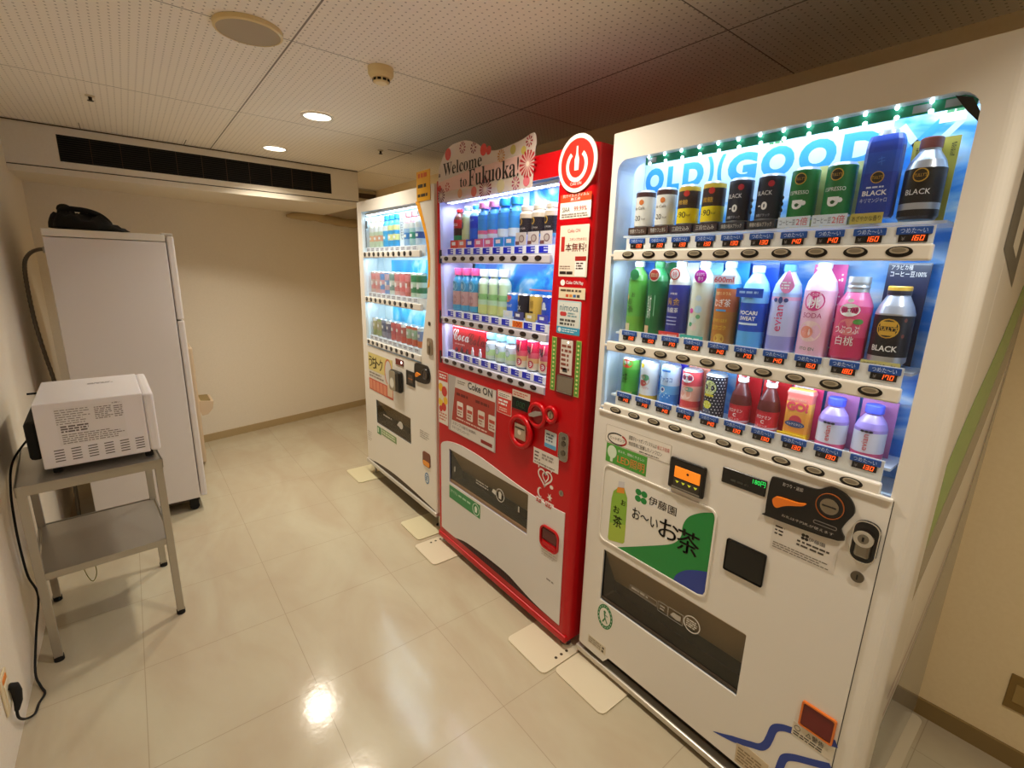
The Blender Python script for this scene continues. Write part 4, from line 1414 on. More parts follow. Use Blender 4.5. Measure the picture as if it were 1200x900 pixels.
b = MB().dashes(.81, .90, .345, .378, 3, -.0038, M('#b8b0a8', .6), 4, .3)
b.dashes(.845, .90, .250, .262, 1, -.0038, M('#8a8580', .6), 6, .6)
b.build('small_print', R)

# ------------------------------------------------------------------ the white machine at the far end
F = empty('vending_machine', (0, 3.09, 0), RZ)
tag(F, 'white vending machine farthest from the camera with a curved yellow stripe', 'vending machine', 'three vending machines along the wall')
WF = .992
b = MB().box(.004, WF - .002, .155, XB, .09, 1.812, SHELL, bev=.004)
b.box(.004, WF - .002, .092, .155, .09, .90, SHELL).box(.004, WF - .002, .092, .155, 1.775, 1.812, SHELL)
b.box(.004, .060, .092, .155, .90, 1.775, SHELL).box(.962, WF - .002, .092, .155, .90, 1.775, SHELL)
b.build('cabinet', F)
MB().box(.010, WF - .006, .095, XB - .004, 1.8122, 1.8155, STEEL_DARK).build('top_panel', F)
curve = smooth_curve([(.833, .930), (.850, 1.036), (.890, 1.190), (.914, 1.307), (.924, 1.420), (.915, 1.529), (.886, 1.610), (.853, 1.672), (.804, 1.748)], 4)
winF = [(.081, .930)] + curve + [(.081, 1.756)]
flapF = rrect(.196, .692, .424, .585, .004, 2)
b = MB().prism([(.016, .115), (.976, .115), (.976, 1.818), (.016, 1.818)], 0, .09, SHELL, holes=[winF, flapF], side=M('#dfe8ee', .4))
q = [(0, .09), (0, .016), (.004, .004), (.016, 0), (.016, .09)]
b.plan(q, .115, 1.818, SHELL)
q = [(.976, .09), (.976, 0), (.988, .004), (.992, .016), (.992, .09)]
b.plan(q, .115, 1.818, SHELL)
b.build('front_door', F)
cavity(F, .070, .945, .925, 1.760, .091, .142, M('#eaf6fb', .5))
b = MB().box(-.002, .990, -.008, .03, .088, .113, M('#cfcac0', .35, .2), bev=.004)
b.build('bottom_rail', F)
b = MB()
b.prism([(.03, .1155)] + smooth_curve([(.10, .120), (.179, .131), (.430, .146), (.672, .140), (.85, .128), (.97, .118)], 4) + [(.97, .1152)], -.0006, -.0002, M('#4a3c2c', .7))
b.build('foot_vent', F)
MB().box(.03, .96, .04, .10, .05, .115, M('#2e2418', .8)).build('kick_recess', F)
leveling_feet(F, (.04, .95), (.04, .64), .088)
CY = water_poster_material('cyan_water_poster', '#0a9fdc', '#2fc4ee', '#dff8ff', 6.0, (1, 1, .5))
b = MB().box(.072, .943, .138, .1415, .928, 1.757, M('#e4f4fa', .5))
b.box(.20, .92, .1355, .138, 1.37, 1.475, CY).box(.20, .92, .1355, .138, 1.09, 1.205, CY)
b.box(.10, .92, .1355, .138, 1.52, 1.75, M('#d4ecf6', .5))
b.build('backdrop_poster', F)
b = MB().box(.10, .78, .016, .05, 1.738, 1.75, M('#f0f8ff', .4))
for i in range(22):
    b.box(.11 + i * .03, .125 + i * .03, .020, .046, 1.7365, 1.738, LED_LIT)
b.build('led_strip', F)
led_row(F, .10, .80, 1.734, .045, LED_W['far'][0])
U0F, PF = .129, .0688
for row, (zb, zt, zs) in enumerate(((1.503, 1.519, 1.543), (1.231, 1.247, 1.268), (.959, .975, .996))):
    ur = .85 if row < 2 else .84
    b = MB().box(.092, ur, -.0062, .011, zb - .020, zb + .0145, M('#dcd8d0', .35, coat=.2), bev=.004)
    b.box(.105, ur + .02, .0165, .0195, zb - .014, zt + .026, M('#eef2f4', .35))
    r_ = b.build('button_rail', F)
    for i in range(10):
        place('selection_button', far_button(), r_, (U0F + PF * i, -.001, zb))
        place('price_tag', far_tag(), r_, (U0F + PF * i + .010, .0163, zt))
    shelf(F, .10, .86, zs, .0295, .133)
    if row < 2:
        led_row(F, .10, .85, zb - .022, .0235, LED_W['far'][row + 1])
MB().prism([(.083, .932)] + [(u - .002, z) for u, z in curve[:-1]] + [(.803, 1.746), (.083, 1.754)], .0125, .0145, GLASS).build('window_glass', F)
YB = M('#f2a71c', .4)
b = MB()
outer = smooth_curve([(.938, 1.340), (.948, 1.442), (.940, 1.535), (.906, 1.630), (.844, 1.752)], 5)
inner = smooth_curve([(.916, 1.330), (.926, 1.425), (.917, 1.530), (.888, 1.612), (.855, 1.674), (.804, 1.752)], 5)
b.prism(outer + inner[::-1], -.0008, -.0002, YB)
b.build('yellow_stripe', F)
b = MB().box(.088, .094, .018, .022, 1.545, 1.72, M('#4a5258', .5)).box(.086, .118, .018, .024, 1.66, 1.705, M('#4a5258', .5), bev=.003)
b.build('card_holder', F)
b = MB().prism(rrect(.914, .964, .992, 1.080, .014, 5), -.008, -.0003, M('#a89a84', .3, .7))
b.cyl((.939, -.012, 1.055), 'y', .012, .005, CHROME, seg=18).box(.930, .948, -.011, -.008, 1.0, 1.04, M('#7d7466', .3, .8), bev=.002)
b.build('door_lock', F)
MB().cyl((.932, -.003, 1.154), 'y', .011, .003, M('#6a6052', .3, .8), seg=18).build('keyhole', F)
b = MB().box(.094, .470, -.0010, -.0003, .636, .889, M('#d5cfc2', .42))
b.box(.097, .467, -.0014, -.0009, .772, .886, M('#d8c77a', .42))
b.box(.097, .467, -.0014, -.0009, .638, .715, M('#c0492e', .42))
for k in range(5):
    b.box(.105 + k * .055, .150 + k * .055, -.0018, -.0013, .644, .708, M('#d88a6a', .45))
b.box(.385, .460, -.0018, -.0013, .650, .730, M('#d8c0a4', .45))
for i, ch in enumerate('うちトク'):
    b.text(ch, .105 + i * .055, .160 + i * .055, .795 - .006 * (i % 2), .865, -.0018, M('#3a2a18', .5), bold=.05)
b.prism(ellipse(.405, .800, .055, .085, 28), -.0017, None, M('#c86a40', .45))
b.prism(ellipse(.408, .800, .046, .075, 28), -.0020, None, M('#cfccc8', .45))
b.dashes(.11, .34, .725, .765, 2, -.0016, M('#8a8076', .5), 5, .5)
b.build('campaign_poster', F)
b = MB().box(.519, .621, -.004, -.0003, .875, .910, M('#6a1c16', .25), bev=.001)
b.prism(ellipse(.600, .896, .010, .008, 12), -.0046, None, M('#ffe8e0', .5, emit=2.5))
b.build('credit_display', F)
b = MB().box(.482, .616, -.030, -.0003, .716, .842, M('#16140f', .35), bev=.012)
b.prism(rrect(.484, .568, .720, .838, .018, 5), -.0325, -.029, M('#a39a84', .35, .4))
b.prism(ellipse(.524, .765, .030, .032, 24), -.0330, None, M('#e0ddd0', .4))
b.rim(ellipse(.524, .765, .026, .028, 24), .002, -.0334, -.0330, M('#b8b4a6', .4))
b.build('card_reader', F)
b = MB().box(.658, .760, -.006, -.0003, .780, .866, M('#141210', .35), bev=.003)
b.box(.690, .742, -.0075, -.006, .800, .845, M('#4a3c30', .3)).box(.690, .742, -.0078, -.0074, .820, .826, M('#b06a30', .4))
b.build('bill_slot', F)
b = MB().prism(smooth_curve([(.770, .918), (.830, .928), (.868, .930), (.915, .925), (.935, .890), (.930, .850), (.905, .832), (.85, .826), (.79, .826), (.770, .838)], 3, closed=True), -.008, -.0003, M('#141210', .3))
cpan = b.build('coin_panel', F)
MB().prism([(.785, .866), (.800, .878), (.845, .872), (.805, .852), (.788, .852)], -.014, -.008, M('#ee8a1e', .4)).build('return_lever', cpan)
b = MB()
torus(b, .893, .880, .028, .006, -.009, M('#241f1a', .3))
b.cyl((.893, -.011, .880), 'y', .022, .004, M('#6a6056', .3, .6), seg=24).box(.891, .895, -.0118, -.011, .868, .892, BLACK)
b.build('coin_slot', cpan)
flap_recess(F, .196, .692, .424, .585, .078)
b = MB().box(.199, .689, .004, .007, .430, .582, SMOKED, bev=.001)
b.box(.199, .689, .001, .008, .426, .434, M('#4a4034', .4))
pf = b.build('pickup_flap', F)
b = MB()
b.prism(ellipse(.552, .502, .030, .024, 18), .003, None, M('#cfc8bc', .5))
b.prism([(.50, .490), (.52, .512), (.535, .505), (.53, .485)], .003, None, M('#cfc8bc', .5))
b.dashes(.30, .45, .495, .515, 1, .0032, IC, 9, .5)
b.build('flap_emblem', pf)
b = MB().box(.197, .258, -.0010, -.0003, .352, .404, M('#4a8a50', .42)).box(.268, .492, -.0010, -.0003, .362, .406, M('#7d9a62', .42))
b.dashes(.275, .485, .368, .400, 2, -.0014, M('#d8e0c0', .5), 4, .6)
b.box(.205, .225, -.0014, -.0010, .362, .396, M('#cfe0cc', .5))
b.build('recycling_sticker', F)
b = MB().dashes(.805, .92, .505, .555, 4, -.0008, M('#a8a196', .5), 3, .4)
b.dashes(.03, .10, .255, .33, 5, -.0008, M('#bcb4a6', .5), 4, .4)
b.build('small_print', F)
b = MB().prism(rrect(.838, .922, .352, .436, .016, 4), -.004, -.0003, M('#70341a', .35))
b.prism(rrect(.842, .918, .356, .384, .012, 4), -.006, -.004, M('#e8952a', .4))
b.build('change_tray', F)
b = MB().prism(ellipse(.880, .281, .026, .034, 24), -.0009, None, M('#5a86b4', .42))
b.prism(ellipse(.880, .281, .019, .026, 24), -.0013, None, M('#cfd8dc', .42))
b.dashes(.866, .894, .265, .298, 3, -.0017, M('#3f6aa0', .5), 4, .6)
b.build('blue_sticker', F)

# ------------------------------------------------------------------ signs that stand on the machines
s = empty('welcome_sign', (-.033 - .0045, 2.02, 0), RZ)
tag(s, 'cream welcome sign with flowers and black lettering on top of the red machine', 'sign')
top = smooth_curve([(.034, 1.800), (.040, 1.852), (.085, 1.908), (.120, 1.928), (.156, 1.937), (.210, 1.938), (.260, 1.935), (.334, 1.912), (.393, 1.880), (.471, 1.864), (.553, 1.868), (.620, 1.874), (.683, 1.885), (.695, 1.850)], 3)
out = top + [(.690, 1.834), (.680, 1.711), (.034, 1.717)]
b = MB().prism(out, -.003, 0, backlit_board())
b.prism([(.036, 1.755), (.683, 1.765), (.689, 1.826), (.30, 1.822), (.035, 1.800)], -.0033, None, M('#dcb3ab', .4))
board = b
b = MB()
K = M('#1c1512', .45)
b.text('𝐖𝐞𝐥𝐜𝐨𝐦𝐞', .080, .375, 1.822, 1.872, -.0042, K)
b.text('𝐭𝐨', .216, .268, 1.762, 1.799, -.0042, K)
b.text('𝐅𝐮𝐤𝐮𝐨𝐤𝐚!', .281, .606, 1.757, 1.822, -.0042, K)
b.text('𝐚', .040, .056, 1.822, 1.836, -.0042, K)
b.build('lettering', s)
b = board
def flower(mb, u, z, r, cc, n=12, core='#f0e0d0', y=-.0040, clip=None):
    for k in range(n):
        a = 2 * PI * k / n
        w = .55 * PI / n
        p = [(u + r * .25 * math.cos(a), z + r * .25 * math.sin(a)), (u + r * math.cos(a - w), z + r * math.sin(a - w)), (u + r * 1.06 * math.cos(a), z + r * 1.06 * math.sin(a)), (u + r * math.cos(a + w), z + r * math.sin(a + w))]
        mb.prism(p, y, None, M(cc, .45))
    mb.prism(ellipse(u, z, r * .2, r * .2, 10), y - .0002, None, M(core, .45))
for (u, z, r_, cc, n) in ((.655, 1.790, .044, '#b01c28', 16), (.235, 1.912, .022, '#a03048', 10), (.315, 1.898, .020, '#7a1c2c', 8), (.500, 1.840, .022, '#c88a3c', 12), (.660, 1.862, .018, '#a02030', 8), (.400, 1.735, .040, '#8a2840', 18), (.060, 1.745, .030, '#6a2434', 14), (.115, 1.775, .018, '#b8403c', 7), (.590, 1.735, .022, '#a83a5a', 9)):
    flower(b, u, z, r_, cc, n)
for (u, z, r_, cc) in ((.120, 1.905, .024, '#c83a30'), (.385, 1.880, .022, '#d0352c'), (.420, 1.872, .016, '#c83a30'), (.570, 1.850, .016, '#b8a85a'), (.630, 1.838, .014, '#c8b45a'), (.320, 1.735, .020, '#d87068'), (.500, 1.735, .024, '#cfc4a0'), (.650, 1.735, .018, '#d8707c'), (.048, 1.775, .014, '#c83a30'), (.215, 1.738, .018, '#cf9a78')):
    b.prism(ellipse(u, z, r_, r_, 18), -.0037, None, M(cc, .45))
b.build('board', s)

s = empty('round_sign', (-.033 - .001, 2.02, 0), RZ)
tag(s, 'round red and white power symbol sign at the top corner of the red machine', 'sign')
cu, cz = .891, 1.758
b = MB().prism(ellipse(cu, cz, .083, .085, 48), -.004, 0, M('#eee6dc', .35))
b.prism(ellipse(cu, cz, .070, .072, 48), -.0046, None, M('#dc2a1e', .38))
b.build('disc', s)
b = MB()
b.band([(cu + .040 * math.cos(a), cz - .006 + .042 * math.sin(a)) for a in [PI * (.70 + 1.6 * i / 36) for i in range(37)]], .013, -.0052, -.005, M('#f0e4da', .4))
b.prism([(cu - .009, cz - .020), (cu + .009, cz - .020), (cu + .010, cz + .012), (cu + .004, cz + .028), (cu + .003, cz + .050), (cu - .003, cz + .050), (cu - .004, cz + .028), (cu - .010, cz + .012)], -.0056, None, M('#f0e4da', .4))
b.text('Coke ON', cu - .024, cu + .024, cz - .063, cz - .054, -.0052, M('#f0e4da', .4))
b.build('power_symbol', s)

s = empty('yellow_sign', (-.001, 3.09, 0), RZ)
tag(s, 'small yellow upright sign on the top edge of the farthest machine', 'sign')
b = MB().box(.826, .961, -.003, 0, 1.748, 1.886, M('#e9ab22', .35, coat=.2), bev=.001)
b.dashes(.845, .945, 1.848, 1.876, 1, -.0034, M('#d8602a', .5), 4, .7)
b.dashes(.840, .950, 1.803, 1.830, 1, -.0034, M('#3a2a10', .5), 6, .6)
b.dashes(.838, .952, 1.762, 1.785, 1, -.0034, M('#3a2a10', .5), 9, .6)
b.build('board', s)

# ------------------------------------------------------------------ floor plates under the machine feet
PLATE = M('#d8ccb2', .45)
PLATE2 = M('#d4cba8', .45)
def foot_plate(y0, y1, x0, label, m, dots=0, x1=.725):
    b = MB()
    h = .006
    pts = rrect(x0, x1, y0, y1, .022, 5)
    b.plan(pts, .0003, h, m)
    for k in range(dots):
        b.cyl((x0 + .075 + k * .026, y1 - .030 if dots > 0 else 0, h), 'z', .0045, .0004, M('#4a3c24', .6), seg=12)
    o = b.build('foot_plate')
    return tag(o, label, 'floor plate', 'cream plates under the machine feet')
foot_plate(.785, 1.018, -.130, 'cream floor plate under the near machine left foot', PLATE)
foot_plate(.126, .345, -.125, 'cream floor plate under the near machine right side by the wall', PLATE)
p_ = foot_plate(1.024, 1.243, -.176, 'cream floor plate with three holes under the red machine right foot', PLATE)
b = MB()
for k in range(3):
    b.cyl((-.085 + k * .028, 1.052, .0061), 'z', .006, .0003, M('#3a2e1a', .6), seg=14)
b.build('hole', p_)
p_ = foot_plate(1.833, 2.046, -.172, 'cream floor plate with three holes under the red machine left foot', PLATE)
b = MB()
for k in range(3):
    b.cyl((-.085 + k * .028, 2.018, .0061), 'z', .006, .0003, M('#3a2e1a', .6), seg=14)
b.build('hole', p_)
foot_plate(2.078, 2.305, -.130, 'plain yellowish floor plate under the farthest machine right foot', PLATE2)
foot_plate(2.940, 3.195, -.124, 'yellowish floor plate under the farthest machine left foot', PLATE2)

# ------------------------------------------------------------------ drinks
def put(b, name, mach, u, y, z, label, cat, group):
    o = b.build(name, None, (mach.location.x + y, mach.location.y - u, z), RZ)
    return tag(o, label, cat, group)

def C(h, rough=.35):
    return M(h, rough, coat=.2)

ALU = M('#c9ccd0', .3, .7)
YC = .056

def can_body(b, h, r, body, bands=(), base=None):
    """bands: (height, material above that height), as fractions of h."""
    b.lathe([(0, r * .90, ALU), (.004, r, body)] + [(k * h, r, mm) for k, mm in bands] + [(h - .008, r, ALU), (h - .002, r * .86, ALU), (h - .003, r * .80, ALU)], body, seg=22)
    return b

def bottle_body(b, h, r, body, shoulder=.66, neck=.84, bands=(), nr=.0125, top=None):
    prof = [(0, r * .88, body), (.006, r, body)]
    prof += [(k * h, r, mm) for k, mm in bands if k <= shoulder]
    last = [mm for k, mm in bands if k <= shoulder]
    sm = top or (last[-1] if last else body)
    prof += [(shoulder * h, r, sm), ((shoulder + (neck - shoulder) * .45) * h, r * .86, sm), (neck * h, nr, sm), (neck * h + .004, nr, sm)]
    b.lathe(prof, body, seg=22)
    return prof[-1][0]

def cap(o, z, h, m, r=.0145):
    MB().lathe([(z, r, m), (z + h - .002, r, m), (z + h, r * .9, m)], m, seg=20).build('cap', o)

def card(o, w, h, y, m, z0=0.0, extra=None):
    b = MB().box(-w / 2, w / 2, y, y + .002, z0, z0 + h, m)
    if extra:
        extra(b, y)
    return b.build('display_card', o)

def plinth(o, h, m, txt=None):
    b = MB().box(-.033, .033, -.029, .030, -h, 0, m)
    if txt:
        b.text(txt, -.026, .026, -h + .004, -.004, -.0294, M('#d8d0c4', .5))
    return b.build('plinth', o)

NG = ('drinks on the top row of the near machine', 'drinks on the middle row of the near machine', 'drinks on the bottom row of the near machine')
UN = [U0N + PN * i for i in range(10)]
tW = M('#f4f2ee', .45)
tK = M('#181410', .45)
GOLD = M('#d8a83a', .4)
# --- near machine, top row
rr = .0285
for i in (0, 1):
    b = can_body(MB(), .106, rr, C('#e9e6dc'), [(.80, C('#4a2a26'))])
    q = rr + .0004
    b.wrap_disc(.006, .070, .0075, .0075, q, C('#d97a3a'))
    b.wrap_text('de Café', .0, .054, .034, .008, q, M('#5a4638', .5))
    b.wrap_text('-20', -.006, .026, .024, .014, q, tK)
    b.wrap_text('kcal', .015, .024, .010, .005, q, tK)
    o = put(b, 'coffee_can', N, UN[i], YC, 1.562, ('white and brown coffee can at the far left end of the near machine top row', 'white and brown coffee can second from the far end of the near machine top row')[i], 'can', NG[0])
    plinth(o, .0205, C('#4a332c'), '微糖カフェオレ')
for i in (2, 3):
    b = can_body(MB(), .106, rr, C('#f0d820'), [(.40, C('#3a2a26')), (.82, C('#d8b83a'))])
    q = rr + .0004
    b.wrap_disc(.008, .080, .008, .008, q, C('#c8322a'))
    b.wrap_text('微糖', -.002, .058, .030, .013, q, GOLD)
    b.wrap_text('-90', -.004, .026, .028, .015, q, tK)
    b.wrap_text('kcal', .017, .025, .010, .006, q, tK)
    o = put(b, 'coffee_can', N, UN[i], YC, 1.562, ('yellow and dark brown coffee can beside the white cans, top row', 'yellow and dark brown coffee can beside the black cans, top row')[i - 2], 'can', NG[0])
    plinth(o, .0205, C('#3a2c30'), '三段仕込み')
for i in (4, 5):
    b = can_body(MB(), .107, rr, C('#1b2232'), [(.86, C('#2c3446'))])
    q = rr + .0004
    b.wrap_disc(.012, .082, .007, .007, q, C('#c02a34'))
    b.wrap_text('BLACK', -.002, .062, .036, .010, q, tW)
    b.wrap_text('0', .002, .033, .013, .018, q, tW, bold=.05)
    b.wrap_text('-', -.010, .033, .006, .003, q, tW)
    b.wrap_text('無糖ブラック', 0, .012, .034, .007, q, M('#b8bcc8', .5))
    o = put(b, 'coffee_can', N, UN[i], YC, 1.560, ('black coffee can beside the yellow cans, top row of the near machine', 'black coffee can beside the green espresso cans, top row of the near machine')[i - 4], 'can', NG[0])
    plinth(o, .0185, C('#2c3038'), '無糖の極みブラック')
    b = MB()
    for k in range(3):
        b.wrap_disc(.0, .022 + .014 * k, .003, .0045, .5, tK, c=(.034, .492, 0))
    b.build('bean_marks', o)
for i in (6, 7):
    b = can_body(MB(), .112, rr, C('#1d7a3c'), [(.90, C('#2a8a48'))])
    q = rr + .0004
    b.wrap_disc(.0, .085, .0125, .0125, q, GOLD)
    b.wrap_disc(.0, .085, .0105, .0105, q + .0003, C('#2a2418'))
    b.wrap_text("TULLY'S", 0, .085, .020, .006, q + .0006, GOLD)
    b.wrap_text('ESPRESSO', 0, .056, .042, .008, q, tW)
    b.wrap_disc(.0, .030, .011, .010, q, tW)
    b.wrap_patch(-.011, .011, .031, .040, q + .0001, tW)
    b.wrap_disc(.013, .033, .005, .005, q - .0001, tW)
    b.wrap_disc(.0, .029, .004, .004, q + .0004, C('#1d5a30'))
    o = put(b, 'coffee_can', N, UN[i], YC + .006, 1.560, ('green espresso can with a white cup beside the black cans', 'green espresso can with a white cup beside the blue coffee pack')[i - 6], 'can', NG[0])
    card(o, .064, .135, .030, C('#d2d08a'), -.018)
    bb = MB().box(-.034, .034, -.031, -.029, -.019, .004, C('#dfe8ee'))
    bb.text('コーヒー豆', -.030, .004, -.014, -.002, -.0314, M('#5a6a78', .5))
    bb.text('2倍', .006, .030, -.016, .001, -.0314, M('#d84a5a', .5))
    bb.build('price_card', o)
# blue pack
def pouch(b, h, w, d, body, bands=(), pinch=.75):
    prof = [(0, .90, body), (h * .04, 1.0, body)] + [(k * h, 1.0, mm) for k, mm in bands] + [(h * .86, 1.0, bands[-1][1] if bands else body), (h * .93, pinch + .12, bands[-1][1] if bands else body), (h, pinch, None)]
    k = MB().lathe([(z, r_, mm) for z, r_, mm in prof], body, seg=28, sq=3.0)
    for n_, mi in enumerate(k.mi):
        pass
    o_ = len(b.v)
    b.v += [(x * w / 2, y * d / 2, z) for x, y, z in k.v]
    for f_, mi in zip(k.f, k.mi):
        b.f.append(tuple(o_ + j for j in f_))
        b.mi.append(b.mat(k.ms[mi]))
        b.sm.append(False)
    return b
b = pouch(MB(), .158, .063, .040, C('#1f3f9e'), [(.55, C('#2450ae')), (.80, C('#1f3f9e'))], .85)
q = -.0206
b.prism(ellipse(0, .078, .0115, .0115, 20), q, None, GOLD)
b.prism(ellipse(0, .078, .0098, .0098, 20), q - .0003, None, C('#221c18'))
b.text("TULLY'S", -.009, .009, .075, .081, q - .0006, GOLD)
b.text('BLACK', -.021, .021, .043, .053, q, tW, bold=.02)
b.text('キリマンジャロ', -.023, .023, .029, .038, q, M('#d8e0f0', .5))
b.dashes(-.016, .016, .056, .062, 1, q, M('#d8e0f0', .5), 3)
b.text('キ', -.004, .008, .100, .118, q, M('#4a7ad0', .5))
o = put(b, 'coffee_pack', N, UN[8], YC + .004, 1.553, 'dark blue black coffee pack with a gold round emblem, near machine top row', 'drink pack', NG[0])
MB().lathe([(.154, .017, ALU), (.166, .017, ALU), (.168, .015, ALU)], C('#20263a'), seg=20).build('cap', o)
bb = MB().box(-.030, .026, -.035, -.033, -.013, .008, C('#c8b85a'))
bb.text('あざやかな香り', -.027, .023, -.008, .003, -.0354, tK)
bb.build('name_card', o)
b = MB()
bottle_body(b, .150, .0325, C('#191614'), .62, .84, [(.12, ALU), (.20, C('#191614'))], .0165, top=ALU)
q = .0329
b.wrap_disc(0, .080, .0125, .0125, q, GOLD)
b.wrap_disc(0, .080, .0105, .0105, q + .0003, C('#2c2014'))
b.wrap_text("TULLY'S", 0, .080, .020, .006, q + .0006, GOLD)
b.wrap_text('BLACK', 0, .050, .040, .010, q, tW)
o = put(b, 'coffee_bottle', N, UN[9], YC + .006, 1.545, 'black bottle can with a silver shoulder on a yellow card, near machine top row', 'bottle can', NG[0])
cap(o, .130, .020, C('#7a4038'), .018)
def ex(bb, y):
    bb.text('香り', -.030, -.022, .125, .142, y - .0004, tK)
    bb.text('高級豆', .024, .031, .118, .145, y - .0004, tK)
card(o, .072, .155, .030, C('#c8b84a'), 0, ex)

# --- near machine, middle row (half litre bottles)
Z2 = 1.248
def tea(i, body, lab_, label, deco, capm, r=.0295, top='#5c9a46', h=.228, y=YC):
    b = MB()
    z = bottle_body(b, h - .016, r, C(body), .76, .93, lab_, .0125, top=C(top))
    deco(b, r + .0004)
    o = put(b, 'tea_bottle', N, UN[i], y, Z2, label, 'bottle', NG[1])
    cap(o, z, .016, capm)
    return o
def d0(b, q):
    b.wrap_text('お', .006, .118, .012, .014, q, tK)
    b.wrap_text('お', -.004, .098, .016, .018, q, tK)
    b.wrap_text('茶', -.002, .075, .022, .022, q, tK)
    b.wrap_patch(-.022, .0, .004, .030, q, C('#d8c8a0'))
    b.wrap_disc(-.014, .110, .003, .010, q, C('#d8a060'))
o = tea(0, '#6fae3c', [(.25, C('#5fae46'))], 'light green tea bottle at the far left end of the middle row', d0, C('#e8e8e0'))
card(o, .056, .215, .032, C('#2f6fc8'))
MB().prism(ellipse(.006, .178, .016, .016, 20), -.031, -.029, C('#3a9a5a')).build('neck_tag', o)
def d1(b, q):
    b.wrap_text('濃い茶', -.006, .085, .013, .070, q, tW)
    b.wrap_patch(.010, .012, .060, .120, q, M('#8ac49a', .5))
    b.wrap_patch(-.024, -.002, .004, .030, q, C('#d8b08a'))
o = tea(1, '#1f6a38', [], 'dark green strong tea bottle with a red round tag on its neck', d1, C('#2a7a3e'), top='#2a7a44')
card(o, .062, .215, .032, C('#1f6a3c'))
t_ = MB().prism(ellipse(.004, .178, .018, .018, 20), -.031, -.029, C('#e8e0d8'))
t_.prism(ellipse(.004, .178, .015, .015, 20), -.0314, None, C('#c8382c'))
t_.text('濃度2倍', -.008, .016, .172, .184, -.0318, C('#f0d8a0'))
t_.build('neck_tag', o)
def d2(b, q):
    b.wrap_text('伊藤園', .0, .128, .022, .006, q, tW)
    b.wrap_text('黄', -.010, .106, .018, .020, q, GOLD)
    b.wrap_text('金', .011, .106, .018, .020, q, GOLD)
    b.wrap_text('烏龍茶', .0, .082, .036, .014, q, tW)
    b.dashes(-.001, .001, .05, .051, 1, -.5, tW)
    for k in range(3):
        b.wrap_patch(-.018, .016, .040 + k * .010, .043 + k * .010, q, M('#a8b0d8', .5))
o = tea(2, '#e8e4e0', [(.08, C('#33388c')), (.72, C('#e2ddd4'))], 'oolong tea bottle with a dark purple label and white top', d2, C('#e8dcc0'), top='#e2dcd0')
card(o, .066, .215, .032, C('#e8ecf0'))
t_ = MB().prism(ellipse(.0, .182, .017, .017, 20), -.031, -.029, C('#f0e8e2'))
t_.rim(ellipse(.0, .182, .013, .013, 20), .003, -.0314, -.031, C('#d0483c'))
t_.text('特', -.007, .007, .175, .189, -.0318, C('#d0483c'))
t_.build('neck_tag', o)
t_ = MB().box(-.033, .033, -.034, -.032, -.004, .020, C('#d8403a'))
t_.text('トクホの黄金烏龍茶', -.028, .028, .003, .014, -.0344, tW)
t_.build('price_card', o)
def d3(b, q):
    for (x, z, r_, cc) in ((-.012, .085, .007, '#d850a0'), (.008, .09, .010, '#b8d8e8'), (-.002, .060, .009, '#d0e0d8'), (.010, .070, .006, '#70b080'), (-.010, .048, .006, '#58a878'), (.0, .040, .009, '#e8d8d0'), (.006, .12, .008, '#c8d8e0')):
        b.wrap_disc(x, z, r_, r_, q, C(cc))
o = tea(3, '#d8dcc8', [], 'pale flower tea bottle with a bright pink round tag', d3, C('#f0f0ea'), top='#dcdcc8')
card(o, .066, .215, .032, C('#8fd0dc'))
t_ = MB().prism(ellipse(.006, .178, .0175, .0175, 22), -.031, -.029, C('#c82aa8'))
t_.text('ほのかな', -.006, .018, .179, .188, -.0314, tW)
t_.text('香り', -.001, .014, .166, .177, -.0314, tW)
t_.build('neck_tag', o)
MB().box(-.034, .034, -.034, -.032, -.004, .018, C('#3fb0a4')).dashes(-.028, .028, .003, .013, 1, -.0344, tW, 4).build('price_card', o)
def d4(b, q):
    b.wrap_text('むぎ茶', .0, .112, .046, .020, q, tW, bold=.05)
    b.wrap_patch(-.014, .014, .090, .095, q, C('#58a0d8'))
    b.wrap_text('健康ミネラル', .0, .136, .044, .009, q, C('#f0e0a0'))
    b.wrap_text('カラダうるおす', .0, .066, .040, .010, q, C('#e8d040'))
    b.wrap_text('ゴクゴク', .0, .048, .038, .012, q, C('#e8d040'))
    b.wrap_disc(.004, .018, .014, .014, q, C('#d8b050'))
o = tea(4, '#b8783a', [(.05, C('#b87a34')), (.42, C('#c0663a')), (.70, C('#3f9ad0'))], 'brown barley tea bottle with a 600ml tag', d4, C('#d8e4ea'), top='#a8c8d8')
card(o, .066, .215, .032, C('#3aa4e0'))
MB().box(-.028, .030, -.032, -.030, .160, .182, C('#e8e4f0')).text('600ml', -.025, .027, .164, .178, -.0324, C('#d8505a'), bold=.02).build('neck_tag', o)
b = MB()
BLU = C('#1c4fc0')
z = bottle_body(b, .208, .0315, C('#6ab4ee'), .70, .90, [(.05, C('#5aaef0')), (.22, BLU), (.56, C('#7fc0f2'))], .0135, top=C('#8fc8f4'))
q = .0319
b.wrap_text('POCARI', .0, .092, .046, .010, q, tW, bold=.03)
b.wrap_text('SWEAT', .0, .078, .040, .010, q, tW, bold=.03)
b.wrap_patch(-.026, .026, .062, .067, q, C('#d8ecfa'))
o = put(b, 'sports_drink_bottle', N, UN[5], YC, Z2, 'blue sports drink bottle with white capital lettering', 'bottle', NG[1])
cap(o, z, .016, C('#dfe8f4'))
card(o, .066, .215, .033, C('#1f58cc'))
MB().box(-.034, .032, -.033, -.031, .130, .152, BLU).dashes(-.026, .024, .137, .147, 1, -.0334, C('#9cc0f0'), 3).build('neck_tag', o)
